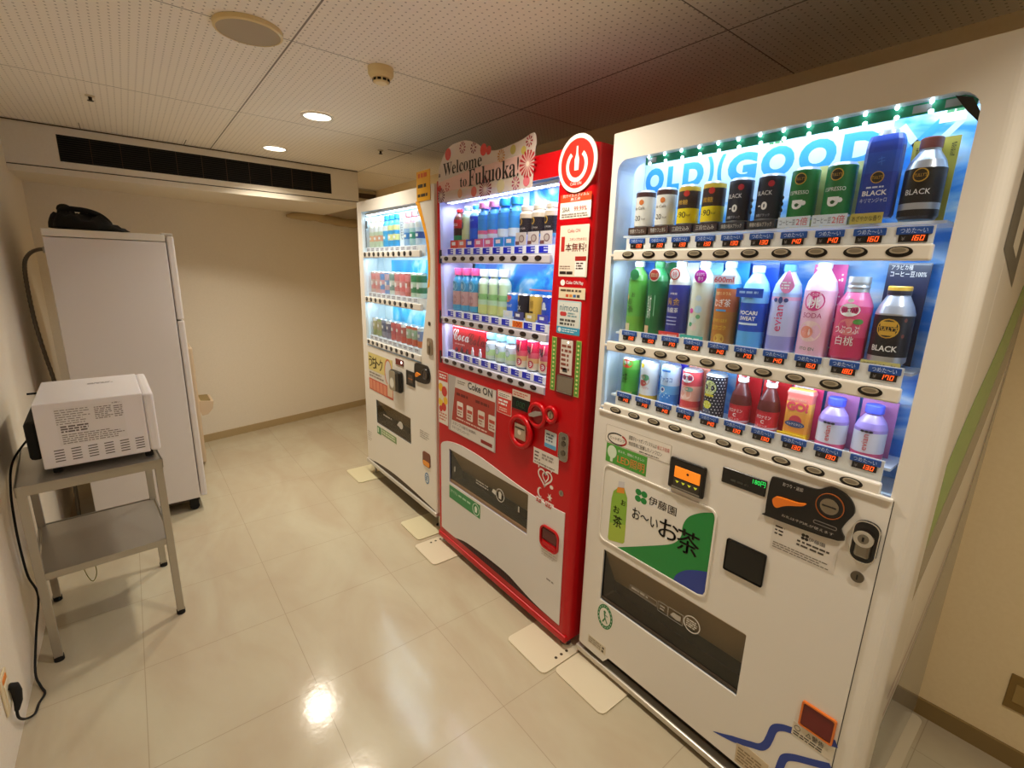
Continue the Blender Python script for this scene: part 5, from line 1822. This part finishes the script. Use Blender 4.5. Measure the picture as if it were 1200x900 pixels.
# tall pink-lidded water
b = MB()
CLR = C('#a9c4ee')
z = bottle_body(b, .212, .0315, C('#b4b8ec'), .68, .90, [(.05, C('#9a9ce0')), (.20, C('#c4c8f0')), (.60, C('#e0a8c8')), (.64, CLR)], .0125, top=CLR)
q = .0319
b.wrap_text('evian', .0, .085, .018, .062, q, C('#d83a78'), rot=1)
for x in (-.012, 0, .012):
    b.wrap_disc(x, .128, .005, .005 + (.003 if x == 0 else 0), q, C('#3a4a8a'))
o = put(b, 'water_bottle', N, UN[6], YC + .004, Z2, 'clear mineral water bottle with a pink drop tag, middle row', 'bottle', NG[1])
cap(o, z, .016, C('#4a86dc'))
t_ = MB().prism(smooth_curve([(.010, .196), (.022, .174), (.026, .160), (.016, .146), (.004, .146), (-.006, .160), (-.001, .176)], 4, closed=True), -.033, -.031, C('#e88ab8'))
t_.dashes(-.002, .022, .153, .172, 3, -.0334, tW, 5, .5)
t_.build('drop_tag', o)
b = MB()
z = bottle_body(b, .214, .0325, C('#eeb4cc'), .72, .93, [(.04, C('#f0c0d4')), (.55, C('#f0c4d8'))], .0135, top=C('#e8c8dc'))
q = .0329
b.wrap_disc(0, .130, .022, .022, q, C('#d83a84'))
b.wrap_text('とろける', .0, .145, .026, .007, q + .0003, tW)
b.wrap_text('桃', .0, .126, .026, .024, q + .0003, tW, bold=.03)
b.wrap_text('SODA', .0, .098, .040, .011, q, C('#b83a74'))
b.wrap_disc(.0, .062, .024, .024, q, C('#f4d4d0'))
b.wrap_disc(-.006, .060, .014, .014, q + .0002, C('#ee9a88'))
b.wrap_text('ITO EN', .0, .022, .030, .007, q, C('#3a7a4a'))
o = put(b, 'peach_soda_bottle', N, UN[7], YC + .004, Z2, 'pink peach soda bottle on a dotted pink card', 'bottle', NG[1])
cap(o, z, .012, C('#d4d0e8'))
def dots(bb, y):
    rnd_ = random.Random(3)
    for k in range(26):
        u_, z_ = rnd_.choice((-1, 1)) * rnd_.uniform(.016, .030), rnd_.uniform(.01, .205)
        bb.prism(ellipse(u_, z_, .0022, .0022, 8), y - .0004, None, tW)
card(o, .068, .212, .034, C('#e0589c'), 0, dots)
b = MB()
bottle_body(b, .166, .0325, C('#cc3460'), .70, .88, [(.30, C('#d85078')), (.62, C('#d84a80'))], .020, top=C('#cc5c8c'))
q = .0329
b.wrap_disc(0, .108, .020, .014, q, tW)
b.wrap_text('NECTAR', .0, .108, .034, .009, q + .0003, C('#8a1c40'), bold=.02)
b.wrap_disc(.004, .072, .022, .018, q, C('#e8888c'))
b.wrap_disc(.020, .084, .010, .006, q + .0002, C('#5a9a4a'))
b.wrap_text('つぶつぶ', .0, .066, .048, .016, q + .0003, tW, bold=.02)
b.wrap_text('白桃', .0, .042, .034, .020, q + .0003, tW, bold=.02)
b.wrap_disc(0, .128, .006, .004, q, tW)
o = put(b, 'nectar_bottle', N, UN[8], YC, Z2 + .008, 'pink peach nectar bottle can with a screw top', 'bottle can', NG[1])
MB().lathe([(.146, .021, ALU), (.152, .020, ALU), (.156, .0212, ALU), (.160, .020, ALU), (.166, .021, ALU), (.178, .0205, ALU)], C('#c090b8'), seg=22).build('cap', o)
b = MB()
bottle_body(b, .162, .0335, ALU, .64, .86, [(.10, C('#17151c')), (.62, ALU)], .0195, top=M('#b8bcc8', .3, .5))
q = .0339
b.wrap_disc(0, .074, .020, .020, q, GOLD)
b.wrap_disc(0, .074, .0175, .0175, q + .0003, C('#221a14'))
b.wrap_patch(-.014, .014, .078, .088, q + .0005, GOLD)
b.wrap_patch(-.014, .014, .060, .069, q + .0005, GOLD)
b.wrap_text("TULLY'S", 0, .0735, .034, .008, q + .0008, GOLD, bold=.03)
b.wrap_text('BLACK', 0, .033, .046, .012, q, tW, bold=.02)
b.wrap_disc(.028, .092, .003, .004, q, C('#7a3c30'))
b.wrap_disc(.028, .060, .003, .004, q, C('#7a3c30'))
o = put(b, 'coffee_bottle', N, UN[9], YC + .002, Z2 + .010, 'black coffee bottle can with a large gold emblem, near end of the middle row', 'bottle can', NG[1])
MB().lathe([(.141, .0205, C('#2a2430')), (.150, .0205, GOLD), (.157, .0205, GOLD), (.159, .019, GOLD)], GOLD, seg=22).build('cap', o)
def ex2(bb, y):
    bb.text('アラビカ種', -.030, .006, .192, .202, y - .0004, tW)
    bb.text('コーヒー豆100%', -.030, .030, .178, .189, y - .0004, tW)
card(o, .072, .212, .034, C('#1c2444'), -.006, ex2)
bb = MB().box(-.034, .034, -.036, -.034, -.012, .006, C('#c4b870'))
bb.text('圧倒的なコク、キレ', -.030, .030, -.008, .002, -.0364, tK)
bb.build('name_card', o)

# --- near machine, bottom row
Z3 = 1.043
q = rr + .0004 + .0015
r3 = .028
b = can_body(MB(), .128, r3, C('#2a8a34'), [(.14, C('#4faa3c')), (.70, C('#6ab84a'))])
q = r3 + .0004
b.wrap_disc(.002, .108, .020, .014, q, C('#d8452c'))
b.wrap_text('増量', .002, .112, .020, .010, q + .0003, tW)
b.wrap_text('お茶', -.002, .060, .020, .034, q, tK)
b.wrap_patch(-.026, .026, .002, .018, q, C('#9aa85a'))
put(b, 'tea_can', N, UN[0], YC, Z3, 'green tea can with a red top patch at the far end of the bottom row', 'can', NG[2])
b = can_body(MB(), .130, r3, C('#e0b030'), [(.16, C('#dcdcdc')), (.80, C('#e4e4e6'))])
b.wrap_disc(-.012, .112, .008, .008, q, C('#e8c830'))
b.wrap_disc(.0, .068, .018, .018, q, C('#c8a890'))
b.wrap_disc(.004, .076, .012, .010, q + .0002, C('#5a9a6a'))
b.wrap_disc(-.004, .058, .012, .010, q + .0003, C('#b84a48'))
b.wrap_text('フルーツオレ', .0, .044, .036, .008, q + .0004, C('#b03a40'))
put(b, 'juice_can', N, UN[1], YC, Z3, 'white fruit drink can with a yellow base, bottom row', 'can', NG[2])
b = can_body(MB(), .130, r3, C('#3a8ade'), [(.30, C('#6ab4ee')), (.50, C('#c4dcf4'))])
b.wrap_patch(-.016, .014, .106, .112, q, C('#3a78c0'))
b.wrap_text('ファココ', .0, .082, .042, .014, q, C('#2a58a8'), bold=.03)
b.wrap_disc(-.006, .052, .008, .008, q, tW)
b.wrap_disc(-.006, .052, .005, .005, q + .0002, C('#2a58a8'))
for k in range(8):
    b.wrap_disc(-.018 + .005 * k, .030 + .006 * (k % 3), .002, .002, q, C('#b8e0fa'))
o = put(b, 'coconut_drink_can', N, UN[2], YC + .002, Z3, 'light blue and white drink can on a deep blue card', 'can', NG[2])
card(o, .064, .134, .031, C('#3a34c8'))
MB().box(-.032, .012, -.033, -.031, -.004, .012, C('#5a6a70')).dashes(-.028, .008, .0, .009, 1, -.0334, tW, 3).build('price_card', o)
b = can_body(MB(), .128, r3, C('#e87860'), [(.14, C('#d8403e')), (.28, C('#f0a890')), (.62, C('#e05058'))])
b.wrap_disc(-.002, .102, .020, .014, q, tW)
b.wrap_text('NECTAR', -.002, .102, .034, .010, q + .0003, C('#3a3a6a'), bold=.02)
b.wrap_disc(-.002, .056, .018, .018, q, C('#f4c8b4'))
b.wrap_disc(.008, .070, .012, .007, q + .0002, C('#8aa890'))
o = put(b, 'nectar_can', N, UN[3], YC, Z3, 'coral peach nectar can beside the dotted black can', 'can', NG[2])
card(o, .066, .134, .031, C('#e8907a'))
b = can_body(MB(), .128, r3, C('#181a2a'), [(.93, C('#e8ece8'))])
for zi in range(13):
    for k in range(9):
        x = -.036 + .009 * k + (.0045 if zi % 2 else 0)
        b.wrap_disc(x, .012 + .0085 * zi, .0015, .0015, q, tW, n=7)
b.wrap_disc(-.004, .088, .021, .022, q + .0002, C('#1f3a2c'))
b.wrap_disc(-.004, .088, .019, .020, q + .0004, C('#d8dc8a'))
b.wrap_text('レモン', -.004, .098, .030, .012, q + .0007, C('#1c2a5a'), bold=.05)
b.wrap_text('スカッシュ', -.004, .083, .034, .012, q + .0007, C('#1c2a5a'), bold=.05)
b.wrap_patch(-.018, .010, .064, .070, q + .0007, C('#e0d030'))
b.wrap_disc(-.006, .040, .013, .011, q + .0002, C('#d8d84a'))
b.wrap_disc(-.006, .018, .014, .012, q + .0002, C('#5a6078'))
put(b, 'lemon_soda_can', N, UN[4], YC, Z3, 'black white-dotted lemon squash can in the bottom row', 'can', NG[2])
for i in (5, 6):
    b = MB()
    BRN = C('#5a1c1a')
    z = bottle_body(b, .116, .0265, C('#c01c2a'), .46, .92, [(.05, C('#c8a8b0')), (.09, C('#c01c2a')), (.44, BRN)], .011, top=BRN)
    b.wrap_disc(0, .028, .024, .019, .0270, C('#d02030'))
    b.wrap_text('オロナミン', 0, .036, .036, .009, .0273, tW, bold=.03)
    b.wrap_text('C', 0, .024, .008, .009, .0273, tW, bold=.03)
    b.wrap_text('ドリンク', 0, .013, .024, .006, .0273, tW)
    o = put(b, 'vitamin_drink_bottle', N, UN[i], YC + .002, Z3 + .006, ('brown vitamin drink bottle on a red card next to the dotted can', 'brown vitamin drink bottle on a red card next to the yellow pouch')[i - 5], 'bottle', NG[2])
    kk = MB().lathe([(z, .013, tW), (z + .008, .013, tW), (z + .009, .012, tW)], tW, seg=18)
    torus(kk, .0, z + .016, .011, .003, 0, C('#e8e0dc'), n=20)
    kk.build('cap', o)
    def ex3(bb, y):
        bb.prism(ellipse(-.020, .112, .013, .011, 18), y - .0004, None, C('#e04a50'))
        bb.text('元気', -.027, -.013, .112, .119, y - .0008, tW)
        bb.text('ハツラツ!', -.030, -.010, .104, .110, y - .0008, tW)
    card(o, .068, .132, .031, C('#c81424'), -.004, ex3)
    MB().box(-.033, .033, -.031, -.029, -.006, .004, C('#d8303a')).build('price_card', o)
b = pouch(MB(), .122, .056, .036, C('#f0c020'), [(.14, C('#f0a040')), (.55, C('#f2b050')), (.75, C('#e87a70'))], .95)
yq = -.0186
b.text('GO!', -.024, .024, .070, .092, yq, C('#e04a5a'), bold=.06)
b.prism(ellipse(0, .046, .014, .014, 20), yq, None, C('#d8404a'))
b.prism(ellipse(0, .038, .022, .008, 20), yq - .0003, None, C('#3a4a7a'))
b.text('マルチビタミン', -.018, .018, .035, .041, yq - .0006, tW)
b.text('ENERGY DRINK', -.022, .018, .096, .101, yq, C('#e8c8a0'))
o = put(b, 'jelly_drink_pouch', N, UN[7], YC, Z3 + .004, 'yellow and orange drink pouch with large red lettering', 'drink pouch', NG[2])
def ex4(bb, y):
    bb.box(-.030, .012, y - .0006, y, .112, .134, C('#e4e4ea'))
    bb.text('元気に', -.026, .008, .123, .131, y - .001, C('#3a3a5a'))
    bb.text('なれ!', -.026, .004, .114, .121, y - .001, C('#3a3a5a'))
card(o, .068, .138, .030, C('#e8407a'), -.004, ex4)
bb = MB().box(-.032, .030, -.031, -.029, -.010, .016, C('#f2c81e'))
bb.dashes(-.028, .026, -.004, .008, 1, -.0314, C('#8a5a10'), 5, .7)
bb.build('name_card', o)
for i in (8, 9):
    b = MB()
    LAV = C('#a48ad0')
    z = bottle_body(b, .114, .0300, C('#cf4f7c'), .62, .88, [(.16, M('#d9d6e0', .4)), (.56, LAV)], .0150, top=LAV)
    b.wrap_text('evian', 0, .042, .011, .036, .0304, C('#d8384a'), rot=1)
    for x in (-.008, 0, .008):
        b.wrap_disc(x, .066, .004, .0025, .0304, C('#2a2430'))
    o = put(b, 'water_bottle', N, UN[i], YC + .004, Z3, ('small pink mineral water bottle beside the yellow pouch', 'small pink mineral water bottle at the near end of the bottom row')[i - 8], 'bottle', NG[2])
    cap(o, z, .018, C('#4a56d8'), .0175)
    card(o, .066, .128, .033, C('#c07ab0'))

# --- red machine
GR_ = ('drinks on the top row of the red machine', 'drinks on the middle row of the red machine', 'drinks on the bottom row of the red machine')
UR_ = [U0R + PR * i for i in range(10)]
ZR = 1.552
YR = .058
def promo(o, cc, y=-.031, marks='#f4f4f4', ww=.031, z0=-.032, z1=.002, kind=0):
    b = MB().box(-ww, ww, y, y + .002, z0, z1, C(cc))
    if kind == 0:
        b.dashes(-ww * .6, ww * .6, z0 + .008, z1 - .008, 1, y - .0004, M(marks, .5), 5, .8)
    else:
        b.prism(ellipse(.004, (z0 + z1) / 2, .016, .014, 18), y - .0004, None, C('#8a6a6a'))
        b.prism(ellipse(.004, (z0 + z1) / 2, .011, .010, 18), y - .0008, None, C('#c8b8b0'))
        b.box(-ww, -ww + .022, y - .0006, y, z0 + .002, z0 + .014, C('#7a4a4a'))
    return b.build('price_card', o)
b = MB()
z = bottle_body(b, .130, .0285, C('#2f9a6a'), .70, .92, [(.18, C('#3a1414')), (.42, C('#c02430')), (.72, C('#5a2a24'))], .012, top=C('#6a3a30'))
b.wrap_text('Coca', 0, .072, .036, .016, .0289, tW)
o = put(b, 'cola_bottle', R, UR_[0] + .014, YR, ZR, 'cola bottle with a red label at the far end of the red machine top row', 'bottle', GR_[0])
cap(o, z, .014, C('#c8202a')); promo(o, '#e03a2a')
b = MB()
z = bottle_body(b, .136, .0265, C('#ccd69a'), .72, .92, [(.2, C('#d4dca4'))], .012, top=C('#b8d8c8'))
b.wrap_text('綾鷹', -.004, .070, .013, .050, .0269, tK)
b.wrap_disc(-.004, .064, .009, .016, .0268, C('#6a7a98'))
o = put(b, 'tea_bottle', R, UR_[1] + .010, YR, ZR, 'pale green tea bottle with dark writing, red machine top row', 'bottle', GR_[0])
cap(o, z, .014, C('#9cc0c8')); promo(o, '#e8705a')
b = MB()
z = bottle_body(b, .138, .0275, C('#2a6ae0'), .72, .90, [(.35, C('#1f3fd0')), (.70, C('#8cc8ee'))], .013, top=C('#9ad4f2'))
b.wrap_text('AQUA', 0, .080, .036, .010, .0279, C('#9cc0f4'))
o = put(b, 'sports_drink_bottle', R, UR_[2] + .004, YR, ZR, 'deep blue sports drink bottle beside the pink capped waters', 'bottle', GR_[0])
cap(o, z, .016, C('#3a9ae0')); promo(o, '#2a3cd0')
for i in range(3, 7):
    pk = i < 5
    b = MB()
    z = bottle_body(b, .128, .0300, C('#d8e4f8'), .76, .93, [(.16, C('#ec7aa8') if pk else C('#d4e2f8')), (.28, C('#3f96ea')), (.62, C('#4aa4f0'))], .018, top=C('#5ab4f2'))
    b.wrap_text('い・ろ・は・す', .004, .095, .012, .012, .0304, C('#22447a'))
    b.wrap_patch(-.003, .008, .100, .104, .0304, C('#1c3054'))
    o = put(b, 'water_bottle', R, UR_[i], YR, ZR, ('blue water bottle with a pink cap beside the deep blue bottle', 'blue water bottle with a pink cap beside the blue capped ones', 'blue water bottle with a blue cap beside the pink capped ones', 'blue water bottle with a blue cap beside the coffee bottles')[i - 3], 'bottle', GR_[0])
    cap(o, z, .028 if not pk else .024, C('#f090c0') if pk else C('#34a8ea'), .026)
    promo(o, '#ee6a9a' if pk else '#3a9ae8', marks='#ffe8f0')
for i in range(7, 10):
    b = MB()
    bottle_body(b, .088, .0305, C('#231c28'), .80, .92, [(.62, C('#d8c4ac'))], .024, top=C('#d8c4ac'))
    b.wrap_disc(-.008, .042, .012, .013, .0309, GOLD)
    b.wrap_disc(-.008, .042, .008, .009, .0312, C('#2a2018'))
    b.wrap_text('GEORGIA', 0, .018, .036, .006, .0309, C('#d0c8c0'))
    o = put(b, 'coffee_bottle', R, UR_[i], YR, ZR + .012, ('black and cream coffee bottle can beside the blue waters, red machine', 'middle one of three black and cream coffee bottle cans, red machine', 'black and cream coffee bottle can nearest the power symbol sign, red machine')[i - 7], 'bottle can', GR_[0])
    cap(o, .082, .016, C('#e0d0bc'), .026)
    promo(o, '#ddd0cc', z0=-.042, z1=.004, kind=1)
ZR2 = 1.2425
for i in range(3):
    b = MB()
    TL = C('#1f86b0')
    z = bottle_body(b, .170, .0300, C('#3aa4d0'), .74, .92, [(.16, C('#c89a98')), (.52, TL)], .017, top=TL)
    b.wrap_disc(0, .112, .020, .024, .0304, C('#7fc4dc'))
    b.wrap_disc(0, .112, .017, .021, .0306, TL)
    b.wrap_text('爽', -.002, .112, .022, .028, .0309, C('#c8ecf4'))
    b.wrap_disc(0, .050, .016, .022, .0304, C('#b07a7c'))
    o = put(b, 'tea_bottle', R, UR_[i] + .010, YR, ZR2, ('teal bottle with a pink cap at the far end of the red machine middle row', 'middle one of three teal bottles with pink caps, red machine', 'teal bottle with a pink cap next to the pale green bottles, red machine')[i], 'bottle', GR_[1])
    cap(o, z, .030, C('#e8508a'), .022)
for i in range(3, 6):
    b = MB()
    PG = C('#c4dcae')
    z = bottle_body(b, .172, .0290, C('#d0d88a'), .74, .90, [(.24, C('#bcdcc0')), (.36, C('#8cc07a')), (.50, PG)], .015, top=C('#cfe0c4'))
    b.wrap_text('綾鷹', -.006, .112, .014, .050, .0294, C('#3a5a98'))
    b.wrap_disc(-.010, .072, .007, .006, .0295, C('#1c5a3a'))
    o = put(b, 'tea_bottle', R, UR_[i] + .006, YR, ZR2, ('pale green tea bottle with a white cap next to the teal bottles, red machine', 'middle one of three pale green tea bottles with white caps', 'pale green tea bottle with a white cap next to the small cans, red machine')[i - 3], 'bottle', GR_[1])
    cap(o, z, .030, C('#e8e8e0'), .022)
spec = ((6, '#2a6ad8', '#d89a5a', 'blue small can with an orange picture, red machine middle row'), (7, '#1c1a26', '#c89a4a', 'black small coffee can beside the gold one, red machine'), (8, '#d8b04a', '#c09030', 'gold small coffee can between a black and a blue can'), (9, '#2048c0', '#e0e4ea', 'blue small coffee can with a white peak, near end of the middle row'))
for i, c1, c2, lb in spec:
    b = can_body(MB(), .098, .0285, C(c1), [(.72, C(c1) if i != 6 else C('#3f8ae0'))])
    q = .0289
    if i == 9:
        b.wrap_patch(-.010, .012, .045, .052, q, C(c2)); b.wrap_disc(0, .058, .009, .014, q, C(c2)); b.wrap_disc(-.016, .080, .008, .009, q, GOLD)
    elif i == 8:
        b.wrap_text('微糖', 0, .060, .020, .030, q, C('#8a6a1c')); b.wrap_patch(-.012, .010, .028, .034, q, tK)
    elif i == 7:
        b.wrap_disc(-.014, .078, .012, .014, q, GOLD); b.wrap_text('CX', -.006, .042, .024, .016, q, tW)
    else:
        b.wrap_disc(-.006, .074, .020, .014, q, C(c2)); b.wrap_disc(.006, .078, .010, .008, q + .0003, C('#d8506a'))
        b.wrap_text('GREAT', -.002, .046, .040, .010, q, tW)
    o = put(b, 'coffee_can', R, UR_[i], YR, ZR2 + .004, lb, 'can', GR_[1])
    promo(o, ('#e4ecf4', '#4a4a8a', '#d8c070', '#4a48c0')[i - 6], z0=-.004, z1=.026, ww=.029)
# wide cola card, then small bottles and cans
b = MB().box(-.136, .136, 0, .03, 0, .118, C('#d21424'), bev=.004)
b.text('𝓒𝓸𝓬𝓪', -.128, .008, .052, .105, -.0006, tW, bold=.01)
b.text('𝓒𝓸𝓵𝓪', .002, .132, .046, .100, -.0006, C('#8a0c18'), bold=.01)
b.dashes(-.11, -.02, .030, .042, 1, -.0006, C('#f0b0b0'), 3)
o = put(b, 'cola_display', R, .226, .030, 1.052, 'wide red cola display block with white script at the far end of the bottom row', 'display', GR_[2])
b = MB()
for k, (u, hh) in enumerate(((-.09, .018), (-.045, .024), (.0, .020), (.045, .034), (.105, .034))):
    b.prism([(u - .008, 0), (u + .008, 0), (u + .008, hh * .6), (u + .003, hh * .8), (u + .003, hh * 1.1), (u - .003, hh * 1.1), (u - .003, hh * .8), (u - .008, hh * .6)], -.008, -.003, C('#e4e4f0') if k > 2 else C('#4a1c2c'))
b.build('bottle_cutout', o)
for i in range(4, 7):
    b = MB()
    z = bottle_body(b, .094, .0300, C('#d0dcc8'), .74, .90, [(.20, C('#c4e09c')), (.48, C('#d8e2e8'))], .018, top=C('#d8e4ea'))
    b.wrap_disc(.002, .046, .013, .014, .0304, C('#8fc0b4')); b.wrap_disc(.002, .046, .010, .011, .0306, C('#dce6e6'))
    b.wrap_patch(-.016, -.008, .064, .076, .0304, tK)
    o = put(b, 'water_bottle', R, UR_[i], YR, 1.052, ('pale green and white small bottle beside the red cola block', 'middle one of three pale green and white small bottles', 'pale green and white small bottle beside the red fading cans')[i - 4], 'bottle', GR_[2])
    cap(o, z, .026, C('#8fd0e0'), .026)
for i in range(7, 10):
    b = can_body(MB(), .122, .0300, C('#e8d8b8'), [(.25, C('#e8b878')), (.40, C('#d85a68')), (.58, C('#c01c40'))])
    b.wrap_text('Bi', -.006, .080, .026, .030, .0304, C('#3a2030'), bold=.03)
    b.wrap_text('l', .012, .090, .008, .034, .0304, C('#e8d4b0'), shear=.3)
    b.wrap_disc(.008, .026, .013, .015, .0304, C('#c83a48')); b.wrap_text('3', .008, .026, .010, .018, .0308, tW)
    b.wrap_patch(-.016, -.006, .030, .058, .0304, C('#ecd49c'))
    o = put(b, 'coffee_can', R, UR_[i], YR, 1.052, ('red to cream fading can beside the pale small bottles', 'middle one of three red to cream fading cans', 'red to cream fading can at the near end of the red machine bottom row')[i - 7], 'can', GR_[2])

# --- far machine: small in view, each still a bottle or can of its own
GF = ('drinks on the top row of the farthest machine', 'drinks on the middle row of the farthest machine', 'drinks on the bottom row of the farthest machine')
UF = [U0F + PF * i for i in range(10)]
far1 = (('#c8d8c0', '#e8b890', '#e0e0d4', 'pale bottle with an orange band at the far end of the farthest machine top row'), ('#bcd0b8', '#d8a888', '#e8dcd0', 'pale bottle with an orange band between two like it, farthest machine'), ('#b8d0b4', '#d89c80', '#e4d8cc', 'pale bottle with an orange band beside the blue bottles, farthest machine'),
        ('#3aa4dc', '#4ab4e4', '#2f9ade', 'blue bottle beside the pale orange banded ones, farthest machine'), ('#3a9cd4', '#d8dc9a', '#38a8e4', 'blue bottle with a pale yellow band, middle of three, farthest machine'), ('#3698d0', '#d4d894', '#34a4e0', 'blue bottle with a pale yellow band beside the white panel, farthest machine'),
        None, ('#9cc0e0', '#3f8ad0', '#e8a8b0', 'white and blue bottle with a pink top on the left of its pair, farthest machine'), ('#a8cfd0', '#3fa088', '#e8a0aa', 'white and green bottle with a pink top, farthest machine'), ('#c8dcec', '#2a5aa8', '#e0e8f0', 'white and blue bottle at the near end of the farthest machine top row'))
for i, s_ in enumerate(far1):
    if s_ is None:
        b = MB().box(-.030, .030, 0, .003, 0, .18, C('#d8e6ee'))
        b.band([(.018 * math.cos(a), .095 + .055 * math.sin(a)) for a in [PI * (.15 + 1.5 * k / 16) for k in range(17)]], .004, -.0005, 0, C('#6a7a8a'))
        b.dashes(-.018, .018, .055, .135, 6, -.0006, C('#8a98a8'), 4)
        put(b, 'display_panel', F, UF[i], .05, 1.5445, 'white card with a curved arrow between the bottles of the farthest machine', 'display', GF[0])
        continue
    b = MB()
    z = bottle_body(b, .165, .0290, C(s_[0]), .72, .90, [(.22, C(s_[1])), (.42, C(s_[0])), (.55, C(s_[1]) if i in (4, 5) else C('#dfe6e6'))], .016, top=C(s_[2]))
    b.wrap_patch(-.014, .014, .045, .060, .0294, M('#e4ecec', .5))
    o = put(b, 'drink_bottle', F, UF[i], YR, 1.545, s_[3], 'bottle', GF[0])
    cap(o, z, .026, C(s_[2]), .020)
far2 = (('#d88a88', '#c8b0a8', 'red and cream can at the far end of the farthest machine middle row'), ('#d89490', '#d8a8a0', 'second red and cream can on the farthest machine middle row'), ('#6a98d0', '#d8a8b0', 'blue and pink can on the farthest machine middle row'), ('#c8a8b0', '#7a9ac8', 'pink and blue can beside the grey green one, farthest machine'), ('#7a9890', '#c8d0c4', 'grey green can on the farthest machine middle row'), ('#c87878', '#d8a8a0', 'rose can beside the grey green one, farthest machine'), ('#e07878', '#d89090', 'bright pink can on the farthest machine middle row'), ('#e08080', '#c86a60', 'bright pink can beside the green bottles, farthest machine'), ('#3f8a5a', '#c8d8c0', 'green and white bottle beside the pink cans, farthest machine'), ('#2f7a4c', '#d0dcc8', 'green and white bottle at the near end of the farthest machine middle row'))
for i, (c1, c2, lb) in enumerate(far2):
    b = can_body(MB(), .136, .0285, C(c2), [(.20, C(c1)), (.42, C(c2)), (.62, C(c1)), (.88, C(c2))])
    b.wrap_patch(-.012, .012, .050, .075, .0289, M('#e8e4e0', .5))
    put(b, 'drink_bottle' if i > 7 else 'drink_can', F, UF[i], YR, 1.2695, lb, 'bottle' if i > 7 else 'can', GF[1])
far3 = (('#a8a070', '#8a9a60', 'olive drink at the far end of the farthest machine bottom row'), ('#a89a78', '#94a068', 'second olive drink on the farthest machine bottom row'), ('#4a5470', '#8a8a98', 'dark blue drink beside the olive ones, farthest machine'), ('#56506a', '#7a7a90', 'dark violet drink beside the red ones, farthest machine'), ('#b84a50', '#c85a58', 'first red drink on the farthest machine bottom row'), ('#c05054', '#c86460', 'second red drink on the farthest machine bottom row'), ('#b0564c', '#c84a3a', 'third red drink beside the green one, farthest machine'), ('#a0b090', '#c8503a', 'green drink with a red base, farthest machine bottom row'), ('#98b090', '#c8583c', 'second green drink with a red base, farthest machine'), ('#7a88a8', '#d8703a', 'blue drink with an orange base at the near end of the bottom row'))
for i, (c1, c2, lb) in enumerate(far3):
    b = can_body(MB(), .118, .0285, C(c2), [(.34, C(c1)), (.80, C(c2) if i % 3 else C('#dcdcd8'))])
    b.wrap_patch(-.012, .012, .060, .078, .0289, M('#d8d4cc', .5))
    put(b, 'drink_can', F, UF[i], YR, .9975, lb, 'can', GF[2])
